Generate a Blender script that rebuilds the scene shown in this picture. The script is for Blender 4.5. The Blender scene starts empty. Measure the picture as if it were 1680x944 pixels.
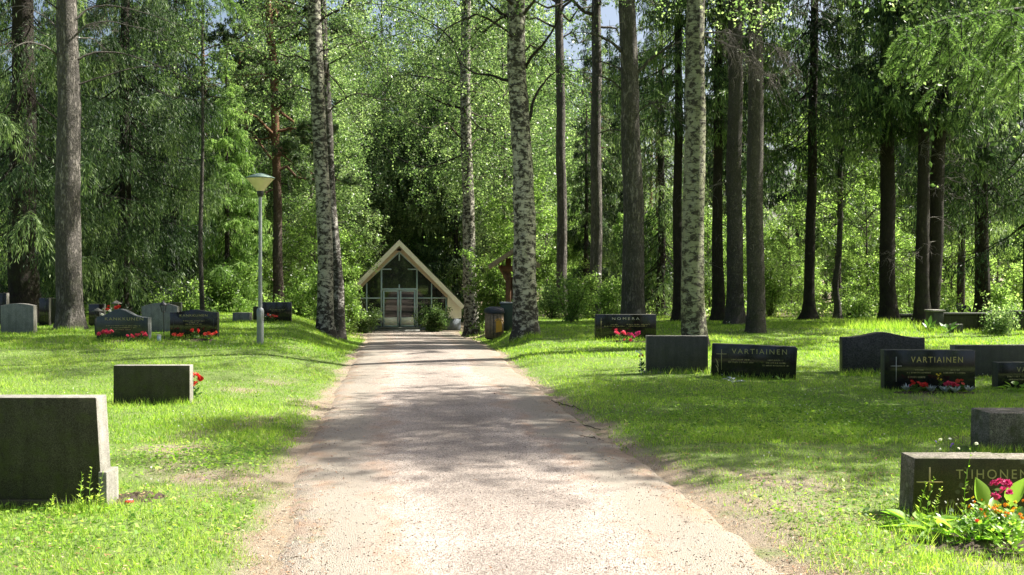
import bpy, bmesh, math, random
import numpy as np
from mathutils import Vector, Matrix, Euler

R = math.radians
sc = bpy.context.scene
col = sc.collection

# ------------------------------------------------------------------ camera, sky, sun, exposure
EYE = 1.6
F = 1600.0            # focal length in photograph pixels
HZ = 455.0            # horizon row of the photograph
cam_d = bpy.data.cameras.new('camera')
cam = bpy.data.objects.new('camera', cam_d)
col.objects.link(cam)
cam.location = (0, 0, EYE)
cam.rotation_euler = (R(90), 0, 0)
cam_d.sensor_width = 36
cam_d.lens = 36 * F / 1680
cam_d.shift_y = -(472 - HZ) / 1680
cam_d.clip_start = 0.05
cam_d.clip_end = 3000
sc.camera = cam

SUN_EL, SUN_AZ = R(48), R(71)        # azimuth clockwise from +Y (the view axis)
w = bpy.data.worlds.new('World')
sc.world = w
w.use_nodes = True
wn = w.node_tree
for n in list(wn.nodes):
    wn.nodes.remove(n)
sky = wn.nodes.new('ShaderNodeTexSky')
sky.sky_type = 'NISHITA'
sky.sun_disc = False
sky.sun_elevation = SUN_EL
sky.sun_rotation = SUN_AZ
sky.air_density = 1.0
sky.dust_density = 5.0
sky.ozone_density = 1.0
bg = wn.nodes.new('ShaderNodeBackground')
bg.inputs[1].default_value = 0.062
wo = wn.nodes.new('ShaderNodeOutputWorld')
wn.links.new(sky.outputs[0], bg.inputs[0])
wn.links.new(bg.outputs[0], wo.inputs[0])

sun_d = bpy.data.lights.new('sun', 'SUN')
sun_d.energy = 5.0
sun_d.angle = R(0.53)
sun_d.color = (1.0, 0.95, 0.86)
sun = bpy.data.objects.new('sun', sun_d)
col.objects.link(sun)
SD = Vector((math.sin(SUN_AZ) * math.cos(SUN_EL), math.cos(SUN_AZ) * math.cos(SUN_EL), math.sin(SUN_EL)))
sun.rotation_euler = (-SD).to_track_quat('-Z', 'Y').to_euler()
sun.location = (20, 20, 30)

sc.view_settings.view_transform = 'Standard'
sc.view_settings.look = 'None'
sc.view_settings.exposure = 1.75
sc.view_settings.gamma = 1
sc.render.engine = 'CYCLES'
sc.cycles.max_bounces = 7
sc.cycles.diffuse_bounces = 4
sc.cycles.glossy_bounces = 2
sc.cycles.transmission_bounces = 5
sc.cycles.transparent_max_bounces = 6
sc.cycles.sample_clamp_indirect = 6
sc.cycles.use_denoising = True
try:
    sc.cycles.denoiser = 'OPENIMAGEDENOISE'
except Exception:
    pass
sc.cycles.caustics_reflective = False
sc.cycles.caustics_refractive = False

rs = np.random.RandomState(7)
random.seed(7)

# ------------------------------------------------------------------ helpers
def tagp(o, label=None, cat=None, group=None, kind=None):
    if label: o['label'] = label
    if cat: o['category'] = cat
    if group: o['group'] = group
    if kind: o['kind'] = kind
    return o

def empty(name, loc, rz=0, label=None, cat=None, group=None):
    o = bpy.data.objects.new(name, None)
    o.empty_display_size = 0.2
    o.location = loc
    o.rotation_euler = (0, 0, rz)
    col.objects.link(o)
    tagp(o, label, cat, group)
    return o

def copy_tree(o, parent=None):
    c = o.copy()
    col.objects.link(c)
    c.parent = parent
    for ch in list(KIDS.get(o.name, [])):
        k = copy_tree(ch, c)
    return c

KIDS = {}

class MB:
    """collects geometry, then becomes ONE mesh object"""
    def __init__(s):
        s.v = []; s.f = []; s.m = []; s.r = []; s.n = 0
    def add(s, verts, faces, mat=0, rnd=None):
        verts = np.asarray(verts, dtype=np.float32).reshape(-1, 3)
        faces = np.asarray(faces, dtype=np.int64)
        s.v.append(verts)
        s.f.append(faces + s.n)
        s.m.append(np.full(len(faces), mat, dtype=np.int32))
        s.r.append(np.full(len(faces), 0.5, dtype=np.float32) if rnd is None else np.asarray(rnd, dtype=np.float32))
        s.n += len(verts)
    def tube(s, pts, radii, sides=8, mat=0, cap=True, jitter=0):
        pts = np.asarray(pts, dtype=float); radii = np.asarray(radii, dtype=float)
        n = len(pts)
        tan = np.gradient(pts, axis=0)
        tan /= np.linalg.norm(tan, axis=1, keepdims=True) + 1e-9
        ref = np.array([0.0, 0, 1]) if abs(tan[0][2]) < 0.8 else np.array([1.0, 0, 0])
        a = np.cross(tan, ref); a /= np.linalg.norm(a, axis=1, keepdims=True) + 1e-9
        b = np.cross(tan, a)
        th = np.linspace(0, 2 * np.pi, sides, endpoint=False)
        rr = radii[:, None] * (1 + (rs.randn(n, sides) * jitter if jitter else 0))
        V = pts[:, None, :] + rr[..., None] * (np.cos(th)[None, :, None] * a[:, None, :] + np.sin(th)[None, :, None] * b[:, None, :])
        V = V.reshape(-1, 3)
        i = np.arange(n - 1)[:, None] * sides; j = np.arange(sides)[None, :]; j2 = (j + 1) % sides
        Q = np.stack([i + j, i + j2, i + sides + j2, i + sides + j], axis=-1).reshape(-1, 4)
        s.add(V, Q, mat)
        if cap:
            s.add(V[-sides:], [list(range(sides))], mat)
            s.add(V[:sides][::-1], [list(range(sides))], mat)
    def box(s, lo, hi, mat=0):
        x0, y0, z0 = lo; x1, y1, z1 = hi
        s.add([(x0,y0,z0),(x1,y0,z0),(x1,y1,z0),(x0,y1,z0),(x0,y0,z1),(x1,y0,z1),(x1,y1,z1),(x0,y1,z1)],
              [(0,3,2,1),(4,5,6,7),(0,1,5,4),(1,2,6,5),(2,3,7,6),(3,0,4,7)], mat)
    def rhomb(s, c, u, v, mat=0, rnd=None):
        N = len(c)
        V = np.stack([c - u, c + v - 0.15 * u, c + u, c - v - 0.15 * u], axis=1).reshape(-1, 3)
        Q = np.arange(4 * N).reshape(N, 4)
        s.add(V, Q, mat, rnd)
    def tris(s, a, b, c, mat=0, rnd=None):
        N = len(a)
        V = np.stack([a, b, c], axis=1).reshape(-1, 3)
        s.add(V, np.arange(3 * N).reshape(N, 3), mat, rnd)
    def lathe(s, prof, n=24, mat=0, c=(0, 0, 0)):
        prof = np.asarray(prof, float)
        th = np.linspace(0, 2 * np.pi, n, endpoint=False)
        V = np.stack([c[0] + prof[:, 0:1] * np.cos(th), c[1] + prof[:, 0:1] * np.sin(th), c[2] + np.repeat(prof[:, 1:2], n, 1)], axis=-1).reshape(-1, 3)
        m = len(prof)
        i = np.arange(m - 1)[:, None] * n; j = np.arange(n)[None, :]; j2 = (j + 1) % n
        Q = np.stack([i + j, i + j2, i + n + j2, i + n + j], axis=-1).reshape(-1, 4)
        s.add(V, Q, mat)
    def prism(s, outline, y0, y1, mat=0):
        """outline in x,z; extruded along y"""
        n = len(outline)
        V = [(x, y0, z) for x, z in outline] + [(x, y1, z) for x, z in outline]
        s.add(V, [list(range(n))], mat)
        s.add(V, [list(range(2 * n - 1, n - 1, -1))], mat)
        s.add(V, [(i, i + n, (i + 1) % n + n, (i + 1) % n) for i in range(n)], mat)
    def mesh(s, name, mats, smooth=False):
        me = bpy.data.meshes.new(name)
        V = np.concatenate(s.v).astype(np.float32)
        tot = []; vi = []
        for f in s.f:
            tot.append(np.full(len(f), f.shape[1], dtype=np.int32)); vi.append(f.ravel())
        tot = np.concatenate(tot); vi = np.concatenate(vi).astype(np.int32)
        me.vertices.add(len(V)); me.vertices.foreach_set('co', V.ravel())
        me.loops.add(len(vi)); me.loops.foreach_set('vertex_index', vi)
        me.polygons.add(len(tot))
        st = np.concatenate([[0], np.cumsum(tot)[:-1]]).astype(np.int32)
        me.polygons.foreach_set('loop_start', st)
        me.polygons.foreach_set('loop_total', tot)
        me.polygons.foreach_set('material_index', np.concatenate(s.m))
        if smooth:
            me.polygons.foreach_set('use_smooth', np.ones(len(tot), dtype=bool))
        a = me.attributes.new('rnd', 'FLOAT', 'FACE')
        a.data.foreach_set('value', np.concatenate(s.r).astype(np.float32))
        for m in (mats if isinstance(mats, (list, tuple)) else [mats]):
            me.materials.append(m)
        me.update(calc_edges=True)
        return me
    def build(s, name, mats, parent=None, smooth=False, loc=(0, 0, 0)):
        return link(name, s.mesh(name, mats, smooth), parent, loc)

def link(name, me, parent=None, loc=(0, 0, 0), rot=(0, 0, 0)):
    o = bpy.data.objects.new(name, me)
    col.objects.link(o)
    o.location = loc
    o.rotation_euler = rot
    if parent is not None:
        o.parent = parent
        KIDS.setdefault(parent.name, []).append(o)
    return o

def bevelled(me, wd=0.006, seg=2, angle=30):
    bm = bmesh.new(); bm.from_mesh(me)
    bmesh.ops.remove_doubles(bm, verts=bm.verts, dist=1e-5)
    bmesh.ops.recalc_face_normals(bm, faces=bm.faces)
    ed = [e for e in bm.edges if len(e.link_faces) == 2 and e.calc_face_angle(0) > R(angle)]
    bmesh.ops.bevel(bm, geom=ed, offset=wd, segments=seg, affect='EDGES', profile=0.5)
    bm.to_mesh(me); bm.free(); me.update()
    return me

def unit(v):
    return v / (np.linalg.norm(v, axis=-1, keepdims=True) + 1e-9)

_np = np.random.RandomState(3)
_W = _np.randn(24, 2); _W /= np.linalg.norm(_W, axis=1, keepdims=True); _PH = _np.rand(24) * 6.28
def noise2(x, y, s=1.0, k=0):
    """smooth value noise, roughly -1..1 ; s = feature size in metres"""
    x = np.asarray(x, float); y = np.asarray(y, float)
    t = 0
    for i in range(8):
        a, b = _W[(i + k * 5) % 24]; f = (1 + 0.37 * i) / s * 1.7
        t = t + np.sin((x * a + y * b) * f + _PH[(i * 3 + k * 7) % 24] + 1.3 * np.sin((x * b - y * a) * f * 0.6 + k)) * (1 - 0.08 * i)
    return t / 3.6

def sstep(a, b, x):
    t = np.clip((np.asarray(x, float) - a) / (b - a), 0, 1)
    return t * t * (3 - 2 * t)

# ------------------------------------------------------------------ node material helpers
def newmat(name):
    m = bpy.data.materials.new(name); m.use_nodes = True
    nt = m.node_tree
    for n in list(nt.nodes): nt.nodes.remove(n)
    out = nt.nodes.new('ShaderNodeOutputMaterial')
    return m, nt, out
def N(nt, t, **kw):
    n = nt.nodes.new(t)
    for k, v in kw.items():
        if isinstance(k, str) and hasattr(n, k): setattr(n, k, v)
    return n
def setin(n, **kw):
    for k, v in kw.items():
        n.inputs[k.replace('_', ' ')].default_value = v
    return n
def ramp(nt, fac, stops, interp='LINEAR'):
    n = nt.nodes.new('ShaderNodeValToRGB'); n.color_ramp.interpolation = interp
    cr = n.color_ramp
    while len(cr.elements) > 1: cr.elements.remove(cr.elements[-1])
    for i, (p, c) in enumerate(stops):
        e = cr.elements[0] if i == 0 else cr.elements.new(p)
        e.position = p
        e.color = (c, c, c, 1) if isinstance(c, (int, float)) else (*c, 1)
    nt.links.new(fac, n.inputs[0])
    return n.outputs[0]
def coords(nt, kind='Object', scale=(1, 1, 1), loc=(0, 0, 0)):
    tc = nt.nodes.new('ShaderNodeTexCoord'); mp = nt.nodes.new('ShaderNodeMapping')
    nt.links.new(tc.outputs[kind], mp.inputs[0])
    mp.inputs['Scale'].default_value = scale; mp.inputs['Location'].default_value = loc
    return mp.outputs[0]
def noise(nt, vec, scale, detail=4, rough=0.55, out=0, dist=0):
    n = nt.nodes.new('ShaderNodeTexNoise')
    n.inputs['Scale'].default_value = scale; n.inputs['Detail'].default_value = detail
    n.inputs['Roughness'].default_value = rough; n.inputs['Distortion'].default_value = dist
    nt.links.new(vec, n.inputs['Vector'])
    return n.outputs[out]
def voro(nt, vec, scale, feature='F1', out=0, rand=1.0):
    n = nt.nodes.new('ShaderNodeTexVoronoi'); n.feature = feature
    n.inputs['Scale'].default_value = scale; n.inputs['Randomness'].default_value = rand
    nt.links.new(vec, n.inputs['Vector'])
    return n.outputs[out]
def mix(nt, fac, a, b, mode='MIX'):
    n = nt.nodes.new('ShaderNodeMix'); n.data_type = 'RGBA'; n.blend_type = mode
    for sock, v in ((n.inputs[0], fac), (n.inputs[6], a), (n.inputs[7], b)):
        if hasattr(v, 'is_linked') or hasattr(v, 'links'): nt.links.new(v, sock)
        elif isinstance(v, (int, float)): sock.default_value = v if sock == n.inputs[0] else (v, v, v, 1)
        else: sock.default_value = (*v, 1)
    return n.outputs[2]
def math_(nt, op, a, b=0.0, clamp=False):
    n = nt.nodes.new('ShaderNodeMath'); n.operation = op; n.use_clamp = clamp
    for sock, v in ((n.inputs[0], a), (n.inputs[1], b)):
        if hasattr(v, 'links'): nt.links.new(v, sock)
        else: sock.default_value = v
    return n.outputs[0]
def bump(nt, h, strength=0.5, dist=0.01):
    n = nt.nodes.new('ShaderNodeBump'); n.inputs['Strength'].default_value = strength; n.inputs['Distance'].default_value = dist
    nt.links.new(h, n.inputs['Height'])
    return n.outputs[0]
def principled(nt, out, color, rough=0.7, normal=None, spec=0.5, metallic=0.0):
    p = nt.nodes.new('ShaderNodeBsdfPrincipled')
    for sock, v in ((p.inputs['Base Color'], color), (p.inputs['Roughness'], rough)):
        if hasattr(v, 'links'): nt.links.new(v, sock)
        elif isinstance(v, (int, float)): sock.default_value = v
        else: sock.default_value = (*v, 1)
    p.inputs['Specular IOR Level'].default_value = spec
    p.inputs['Metallic'].default_value = metallic
    if normal is not None: nt.links.new(normal, p.inputs['Normal'])
    if out is not None: nt.links.new(p.outputs[0], out.inputs[0])
    return p.outputs[0]

def leaf_mat(name, dark, mid, light, transl=0.45, rough=0.45, spec=0.35, tboost=1.6, tint=0.85):
    m, nt, out = newmat(name)
    at = nt.nodes.new('ShaderNodeAttribute'); at.attribute_name = 'rnd'
    oi = nt.nodes.new('ShaderNodeObjectInfo')
    f = math_(nt, 'ADD', at.outputs['Fac'], math_(nt, 'MULTIPLY', math_(nt, 'SUBTRACT', oi.outputs['Random'], 0.5), 0.35), True)
    c = ramp(nt, f, [(0.0, dark), (0.5, mid), (1.0, light)])
    p = principled(nt, None, c, rough, spec=spec)
    tr = nt.nodes.new('ShaderNodeBsdfTranslucent')
    tc = mix(nt, 1.0, c, (1.15 * tboost, 1.22 * tboost, tint * tboost), 'MULTIPLY')
    nt.links.new(tc, tr.inputs[0])
    ms = nt.nodes.new('ShaderNodeMixShader'); ms.inputs[0].default_value = transl
    nt.links.new(p, ms.inputs[1]); nt.links.new(tr.outputs[0], ms.inputs[2])
    nt.links.new(ms.outputs[0], out.inputs[0])
    return m

M = {}
M['birch_leaf'] = leaf_mat('birch_leaf', (0.028, 0.060, 0.020), (0.115, 0.185, 0.060), (0.34, 0.43, 0.20), 0.52, 0.38, 0.5)
M['bush_leaf'] = leaf_mat('bush_leaf', (0.050, 0.095, 0.020), (0.135, 0.220, 0.048), (0.29, 0.39, 0.13), 0.55, 0.4, 0.45)
M['spruce_needle'] = leaf_mat('spruce_needle', (0.008, 0.020, 0.010), (0.054, 0.098, 0.036), (0.24, 0.33, 0.12), 0.33, 0.5, 0.3)
M['spruce_fresh'] = leaf_mat('spruce_fresh', (0.045, 0.095, 0.022), (0.13, 0.22, 0.055), (0.30, 0.42, 0.14), 0.42, 0.5, 0.3)
M['pine_needle'] = leaf_mat('pine_needle', (0.030, 0.055, 0.024), (0.080, 0.120, 0.050), (0.17, 0.22, 0.10), 0.35, 0.5, 0.3)
M['grass'] = leaf_mat('grass', (0.060, 0.145, 0.016), (0.200, 0.345, 0.038), (0.42, 0.51, 0.13), 0.5, 0.5, 0.3, 1.4, 0.6)
M['dry_grass'] = leaf_mat('dry_grass', (0.13, 0.12, 0.05), (0.25, 0.225, 0.11), (0.38, 0.34, 0.20), 0.35, 0.6, 0.2, 1.0)
M['flower_leaf'] = leaf_mat('flower_leaf', (0.030, 0.075, 0.015), (0.055, 0.12, 0.02), (0.10, 0.18, 0.04), 0.4, 0.4, 0.4)
M['hosta_leaf'] = leaf_mat('hosta_leaf', (0.10, 0.22, 0.02), (0.17, 0.31, 0.03), (0.25, 0.40, 0.06), 0.5, 0.4, 0.4)
M['silver_leaf'] = leaf_mat('silver_leaf', (0.25, 0.30, 0.29), (0.38, 0.43, 0.42), (0.5, 0.55, 0.53), 0.2, 0.7, 0.2, 0.7)
def petal(name, c):
    d = tuple(x * 0.7 for x in c); l = tuple(min(1, x * 1.25 + 0.02) for x in c)
    m = leaf_mat(name, d, c, l, 0.35, 0.5, 0.3, 0.9); return m
M['red_petal'] = petal('red_petal', (0.62, 0.035, 0.03))
M['pink_petal'] = petal('pink_petal', (0.72, 0.07, 0.15))
M['coral_petal'] = petal('coral_petal', (0.75, 0.10, 0.07))
M['magenta_petal'] = petal('magenta_petal', (0.70, 0.06, 0.27))
M['orange_petal'] = petal('orange_petal', (0.80, 0.32, 0.03))
M['yellow_petal'] = petal('yellow_petal', (0.80, 0.62, 0.06))
M['white_petal'] = petal('white_petal', (0.75, 0.75, 0.72))
M['violet_petal'] = petal('violet_petal', (0.16, 0.08, 0.42))

# bark ---------------------------------------------------------------
def bark_mat(name, dark, light, scale=9, stretch=0.22, red_from=None, red=(0.36, 0.16, 0.07), moss=0.25):
    m, nt, out = newmat(name)
    v = coords(nt, 'Object', (1, 1, stretch))
    vd = mix(nt, 0.12, v, noise(nt, v, 3, 2, 0.5, 1))
    cr = voro(nt, mix(nt, 0.35, vd, noise(nt, v, 9, 4, 0.7, 1)), scale * 1.5, 'DISTANCE_TO_EDGE')
    fine = noise(nt, v, 40, 6, 0.7)
    big = noise(nt, coords(nt), 1.3, 3)
    t = math_(nt, 'MULTIPLY', ramp(nt, cr, [(0, 0.35), (0.3, 1)]), math_(nt, 'ADD', fine, 0.35))
    c = mix(nt, t, dark, light)
    c = mix(nt, 1.0, c, ramp(nt, big, [(0.3, 0.72), (0.7, 1.15)]), 'MULTIPLY')
    if red_from is not None:
        sx = nt.nodes.new('ShaderNodeSeparateXYZ'); nt.links.new(coords(nt), sx.inputs[0])
        zz = math_(nt, 'ADD', sx.outputs[2], math_(nt, 'MULTIPLY', noise(nt, coords(nt), 1.5, 4), 2.5))
        f = ramp(nt, math_(nt, 'MULTIPLY', math_(nt, 'SUBTRACT', zz, red_from), 0.25), [(0, 0), (1, 1)])
        c = mix(nt, f, c, mix(nt, fine, tuple(x * 0.6 for x in red), red))
    if moss:
        sx2 = nt.nodes.new('ShaderNodeSeparateXYZ'); nt.links.new(coords(nt), sx2.inputs[0])
        mf = math_(nt, 'MULTIPLY', ramp(nt, math_(nt, 'MULTIPLY', sx2.outputs[2], 0.5), [(0, 1), (1, 0.25)]), ramp(nt, noise(nt, coords(nt), 5, 4), [(0.42, 0), (0.62, moss * 2)]))
        c = mix(nt, mf, c, (0.07, 0.09, 0.03))
    h = math_(nt, 'ADD', math_(nt, 'MULTIPLY', ramp(nt, cr, [(0, 0), (0.25, 1)]), 1.0), math_(nt, 'MULTIPLY', fine, 0.5))
    principled(nt, out, c, 0.85, bump(nt, h, 1.0, 0.045), 0.25)
    return m
M['pine_bark'] = bark_mat('pine_bark', (0.032, 0.029, 0.026), (0.265, 0.24, 0.21), 9, 0.22, moss=0.2)
M['pine_bark_red'] = bark_mat('pine_bark_red', (0.06, 0.045, 0.04), (0.24, 0.19, 0.16), 9, 0.25, red_from=4.2, red=(0.34, 0.18, 0.10), moss=0.1)
M['spruce_bark'] = bark_mat('spruce_bark', (0.022, 0.018, 0.015), (0.085, 0.068, 0.055), 14, 0.4, moss=0.25)
M['grey_bark'] = bark_mat('grey_bark', (0.035, 0.031, 0.027), (0.22, 0.195, 0.17), 16, 0.35, moss=0.25)
M['twig'] = bark_mat('twig', (0.05, 0.04, 0.03), (0.16, 0.13, 0.10), 20, 0.5, moss=0)
M['dead_and_lit_twig'] = bark_mat('dead_and_lit_twig', (0.16, 0.14, 0.12), (0.38, 0.35, 0.31), 20, 0.5, moss=0)  # pale dead wood; also gives left pine branches their sunlit look

def birch_mat(name, white=(0.62, 0.60, 0.54), patch=0.5, green=0.3):
    m, nt, out = newmat(name)
    o = coords(nt)
    sx = nt.nodes.new('ShaderNodeSeparateXYZ'); nt.links.new(o, sx.inputs[0])
    lv = coords(nt, 'Object', (2.2, 2.2, 14))
    lent = noise(nt, lv, 2.6, 5, 0.65, dist=0.6)
    pat = noise(nt, coords(nt, 'Object', (0.9, 0.9, 1.3)), 7.5, 9, 0.72, dist=0.35)
    base = ramp(nt, math_(nt, 'MULTIPLY', sx.outputs[2], 0.2), [(0, 0.09), (0.2, 0.02), (0.8, 0.0), (1, 0.04)])
    pf = ramp(nt, math_(nt, 'ADD', pat, base), [(patch, 0), (patch + 0.07, 1)])
    lf = ramp(nt, lent, [(0.56, 0), (0.62, 0.9)])
    wc = mix(nt, noise(nt, o, 18, 5, 0.7), tuple(x * 0.6 for x in white), white)
    wc = mix(nt, ramp(nt, noise(nt, o, 2.5, 4), [(0.35, 0), (0.75, green)]), wc, (0.22, 0.22, 0.12))
    c = mix(nt, math_(nt, 'MAXIMUM', pf, lf), wc, mix(nt, noise(nt, coords(nt, 'Object', (1, 1, 0.3)), 30, 5, 0.7), (0.012, 0.011, 0.009), (0.075, 0.065, 0.052)))
    h = math_(nt, 'ADD', math_(nt, 'MULTIPLY', pf, 1.0), noise(nt, coords(nt, 'Object', (1, 1, 0.35)), 26, 5, 0.7))
    principled(nt, out, c, 0.75, bump(nt, h, 0.8, 0.015), 0.25)
    return m
M['birch_bark'] = birch_mat('birch_bark', (0.54, 0.52, 0.43), 0.50, 0.5)
M['birch_bark_mossy'] = birch_mat('birch_bark_mossy', (0.33, 0.33, 0.24), 0.515, 0.8)
M['birch_bark_dark'] = birch_mat('birch_bark_dark', (0.42, 0.40, 0.36), 0.45, 0.2)

# stone --------------------------------------------------------------
def granite(name, a, b, rough=0.55, speck=260, moss=0.0, spec=0.5, bmp=0.25, lichen=0.0):
    m, nt, out = newmat(name)
    o = coords(nt)
    s1 = voro(nt, o, speck, 'F1', 1)
    s1 = math_(nt, 'MULTIPLY', s1, 1.0)
    big = noise(nt, o, 6, 6, 0.65)
    c = mix(nt, ramp(nt, s1, [(0.2, 0), (0.9, 1)]), a, b)
    c = mix(nt, 1.0, c, ramp(nt, big, [(0.3, 0.75), (0.7, 1.2)]), 'MULTIPLY')
    streak = noise(nt, coords(nt, 'Object', (6, 6, 0.7)), 3, 4)
    c = mix(nt, 1.0, c, ramp(nt, streak, [(0.35, 0.8), (0.65, 1.1)]), 'MULTIPLY')
    if moss:
        sx = nt.nodes.new('ShaderNodeSeparateXYZ'); nt.links.new(o, sx.inputs[0])
        mm = math_(nt, 'ADD', noise(nt, o, 9, 6, 0.7), math_(nt, 'MULTIPLY', sx.outputs[2], -0.12))
        c = mix(nt, ramp(nt, mm, [(0.42, 0), (0.62, moss)]), c, (0.055, 0.066, 0.02))
    if lichen:
        lm = voro(nt, mix(nt, 0.05, o, noise(nt, o, 12, 3, 0.5, 1)), 11)
        c = mix(nt, ramp(nt, lm, [(0.14, lichen), (0.2, 0)]), c, (0.30, 0.30, 0.20))
    principled(nt, out, c, rough, bump(nt, math_(nt, 'ADD', s1, noise(nt, o, 60, 4)), bmp, 0.003), spec)
    return m
M['black_granite'] = granite('black_granite', (0.009, 0.009, 0.009), (0.020, 0.020, 0.019), 0.10, 320, 0, 0.5, 0.02)
M['green_granite'] = granite('green_granite', (0.016, 0.024, 0.018), (0.045, 0.06, 0.045), 0.2, 280, 0, 0.5, 0.02)
M['rough_dark'] = granite('rough_dark', (0.030, 0.031, 0.019), (0.088, 0.085, 0.055), 0.85, 220, 0.7, 0.2, 0.6, 0.0)
M['sawn_light'] = granite('sawn_light', (0.15, 0.145, 0.125), (0.30, 0.285, 0.25), 0.75, 240, 0.25, 0.3, 0.4)
M['dark_speckle'] = granite('dark_speckle', (0.012, 0.011, 0.012), (0.065, 0.06, 0.06), 0.5, 70, 0.1, 0.4, 0.3)
M['grey_granite'] = granite('grey_granite', (0.10, 0.11, 0.105), (0.22, 0.235, 0.225), 0.65, 260, 0.1, 0.3, 0.3)
M['mid_granite'] = granite('mid_granite', (0.034, 0.036, 0.029), (0.078, 0.080, 0.066), 0.6, 260, 0.25, 0.35, 0.3)
M['mossy_stone'] = granite('mossy_stone', (0.09, 0.08, 0.065), (0.26, 0.23, 0.19), 0.85, 120, 0.7, 0.25, 0.9, 0.5)
M['brown_granite'] = granite('brown_granite', (0.030, 0.026, 0.010), (0.075, 0.066, 0.026), 0.3, 200, 0.3, 0.4, 0.1, 0.25)
M['pale_stone'] = granite('pale_stone', (0.36, 0.34, 0.38), (0.52, 0.5, 0.54), 0.8, 120, 0.1, 0.3, 0.3)

def simple(name, c, rough=0.6, spec=0.4, metallic=0.0, var=0.15, sc_=20, bmp=0.1):
    m, nt, out = newmat(name)
    o = coords(nt)
    n = noise(nt, o, sc_, 5, 0.6)
    cc = mix(nt, 1.0, c, ramp(nt, n, [(0.3, 1 - var), (0.7, 1 + var)]), 'MULTIPLY')
    principled(nt, out, cc, rough, bump(nt, n, bmp, 0.004), spec, metallic)
    return m
M['gold'] = simple('gold', (0.55, 0.45, 0.16), 0.4, 0.5, 0.3)
M['dull_gold'] = simple('dull_gold', (0.36, 0.33, 0.13), 0.5, 0.5, 0.1)
M['silver'] = simple('silver', (0.45, 0.45, 0.40), 0.4)
M['cream_paint'] = simple('cream_paint', (0.90, 0.87, 0.74), 0.6, 0.3, 0, 0.07, 5)
M['tan_board'] = simple('tan_board', (0.66, 0.54, 0.38), 0.7, 0.2, 0, 0.12, 8)
M['blue_frame'] = simple('blue_frame', (0.48, 0.62, 0.66), 0.5, 0.4, 0, 0.06, 8)
M['plinth'] = simple('plinth', (0.16, 0.18, 0.20), 0.85, 0.2, 0, 0.15, 10)
M['roof_felt'] = simple('roof_felt', (0.05, 0.055, 0.045), 0.9, 0.2, 0, 0.3, 4)
M['concrete'] = simple('concrete', (0.17, 0.17, 0.155), 0.85, 0.2, 0, 0.25, 6)
M['galv'] = simple('galv', (0.22, 0.24, 0.25), 0.55, 0.5, 0.4, 0.12, 12)
M['lamp_cream'] = simple('lamp_cream', (0.62, 0.56, 0.36), 0.45, 0.4, 0, 0.08, 8)
M['lamp_green'] = simple('lamp_green', (0.14, 0.20, 0.17), 0.5, 0.4, 0.2, 0.15, 8)
M['black_metal'] = simple('black_metal', (0.02, 0.02, 0.022), 0.45, 0.5, 0.3, 0.2, 20)
M['brown_wood'] = simple('brown_wood', (0.13, 0.065, 0.038), 0.7, 0.3, 0, 0.25, 12)
M['grey_wood'] = simple('grey_wood', (0.28, 0.21, 0.14), 0.8, 0.2, 0, 0.3, 14)
M['black_plastic'] = simple('black_plastic', (0.03, 0.035, 0.045), 0.5, 0.4)
M['green_plastic'] = simple('green_plastic', (0.05, 0.075, 0.05), 0.5, 0.4)
M['yellow'] = simple('yellow', (0.70, 0.36, 0.04), 0.5)
M['white_plastic'] = simple('white_plastic', (0.7, 0.72, 0.72), 0.5)
M['candle'] = simple('candle', (0.45, 0.55, 0.60), 0.4)
M['soil'] = simple('soil', (0.055, 0.042, 0.032), 0.95, 0.1, 0, 0.45, 40, 0.8)
def glass_mat():
    m, nt, out = newmat('dark_glass')
    principled(nt, out, (0.02, 0.024, 0.025), 0.03, None, 0.9)
    return m
M['glass'] = glass_mat()

# ------------------------------------------------------------------ terrain
D_T = [0, 5.24, 6.5, 8.4, 10.9, 13.5, 16, 19, 22, 30, 40, 52, 60]
L_T = [(390 - 840) * 0 - 0.85, (425-840)*5.24/F, (460-840)*6.5/F, (478-840)*8.4/F, (519-840)*10.9/F, (540-840)*13.5/F, (560-840)*16/F, (575-840)*19/F, (585-840)*22/F, (598-840)*30/F, (599-840)*40/F, (596-840)*52/F, -9.2]
R_T = [2.1, (1325-840)*5.24/F, (1195-840)*6.5/F, (1068-840)*8.4/F, (960-840)*10.9/F, (903-840)*13.5/F, (862-840)*16/F, (832-840)*19/F, (812-840)*22/F, (790-840)*30/F, (762-840)*40/F, (750-840)*52/F, -3.2]
def edges(y):
    return np.interp(y, D_T, L_T), np.interp(y, D_T, R_T)
def zf(x, y):
    x = np.asarray(x, float); y = np.asarray(y, float)
    zp = np.interp(y, [0, 18, 20.3, 21.2, 24, 30, 40, 52, 56, 80, 200], [0, 0.0, 0.05, 0.0, -0.14, -0.39, -0.85, -1.36, -1.48, -1.4, -1.0])
    zl = np.interp(y, [0, 10, 13, 20, 30, 45, 60, 200], [0, 0, 0.03, 0.30, 0.36, 0.25, -0.3, -0.5])
    zr = np.interp(y, [0, 13, 16, 22, 25, 34, 60, 200], [0, 0, 0.02, 0.12, 0.24, 0.12, -0.2, -0.5])
    l, r = edges(y)
    bl = np.interp(y, [0, 15, 25, 50, 60], [0.8, 1.6, 1.8, 5, 7])
    br = np.interp(y, [0, 15, 25, 50, 60], [0.8, 0.8, 0.9, 4, 6])
    wl = sstep(0, 1, (l - 0.05 - x) / bl); wr = sstep(0, 1, (x - r - 0.05) / br)
    z = zp * (1 - wl) * (1 - wr) + zl * wl + zr * wr
    edge = np.maximum(wl, wr)
    z = z + noise2(x, y, 2.2) * 0.022 * edge + noise2(x, y, 0.7, 1) * 0.007 * edge
    z = z + np.where((y < 20) & (y > 1), 0.045 * sstep(0, 0.35, np.maximum(l - x, x - r)) , 0.045 * edge)
    return z
def Z(x, y): return float(zf(x, y))
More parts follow.
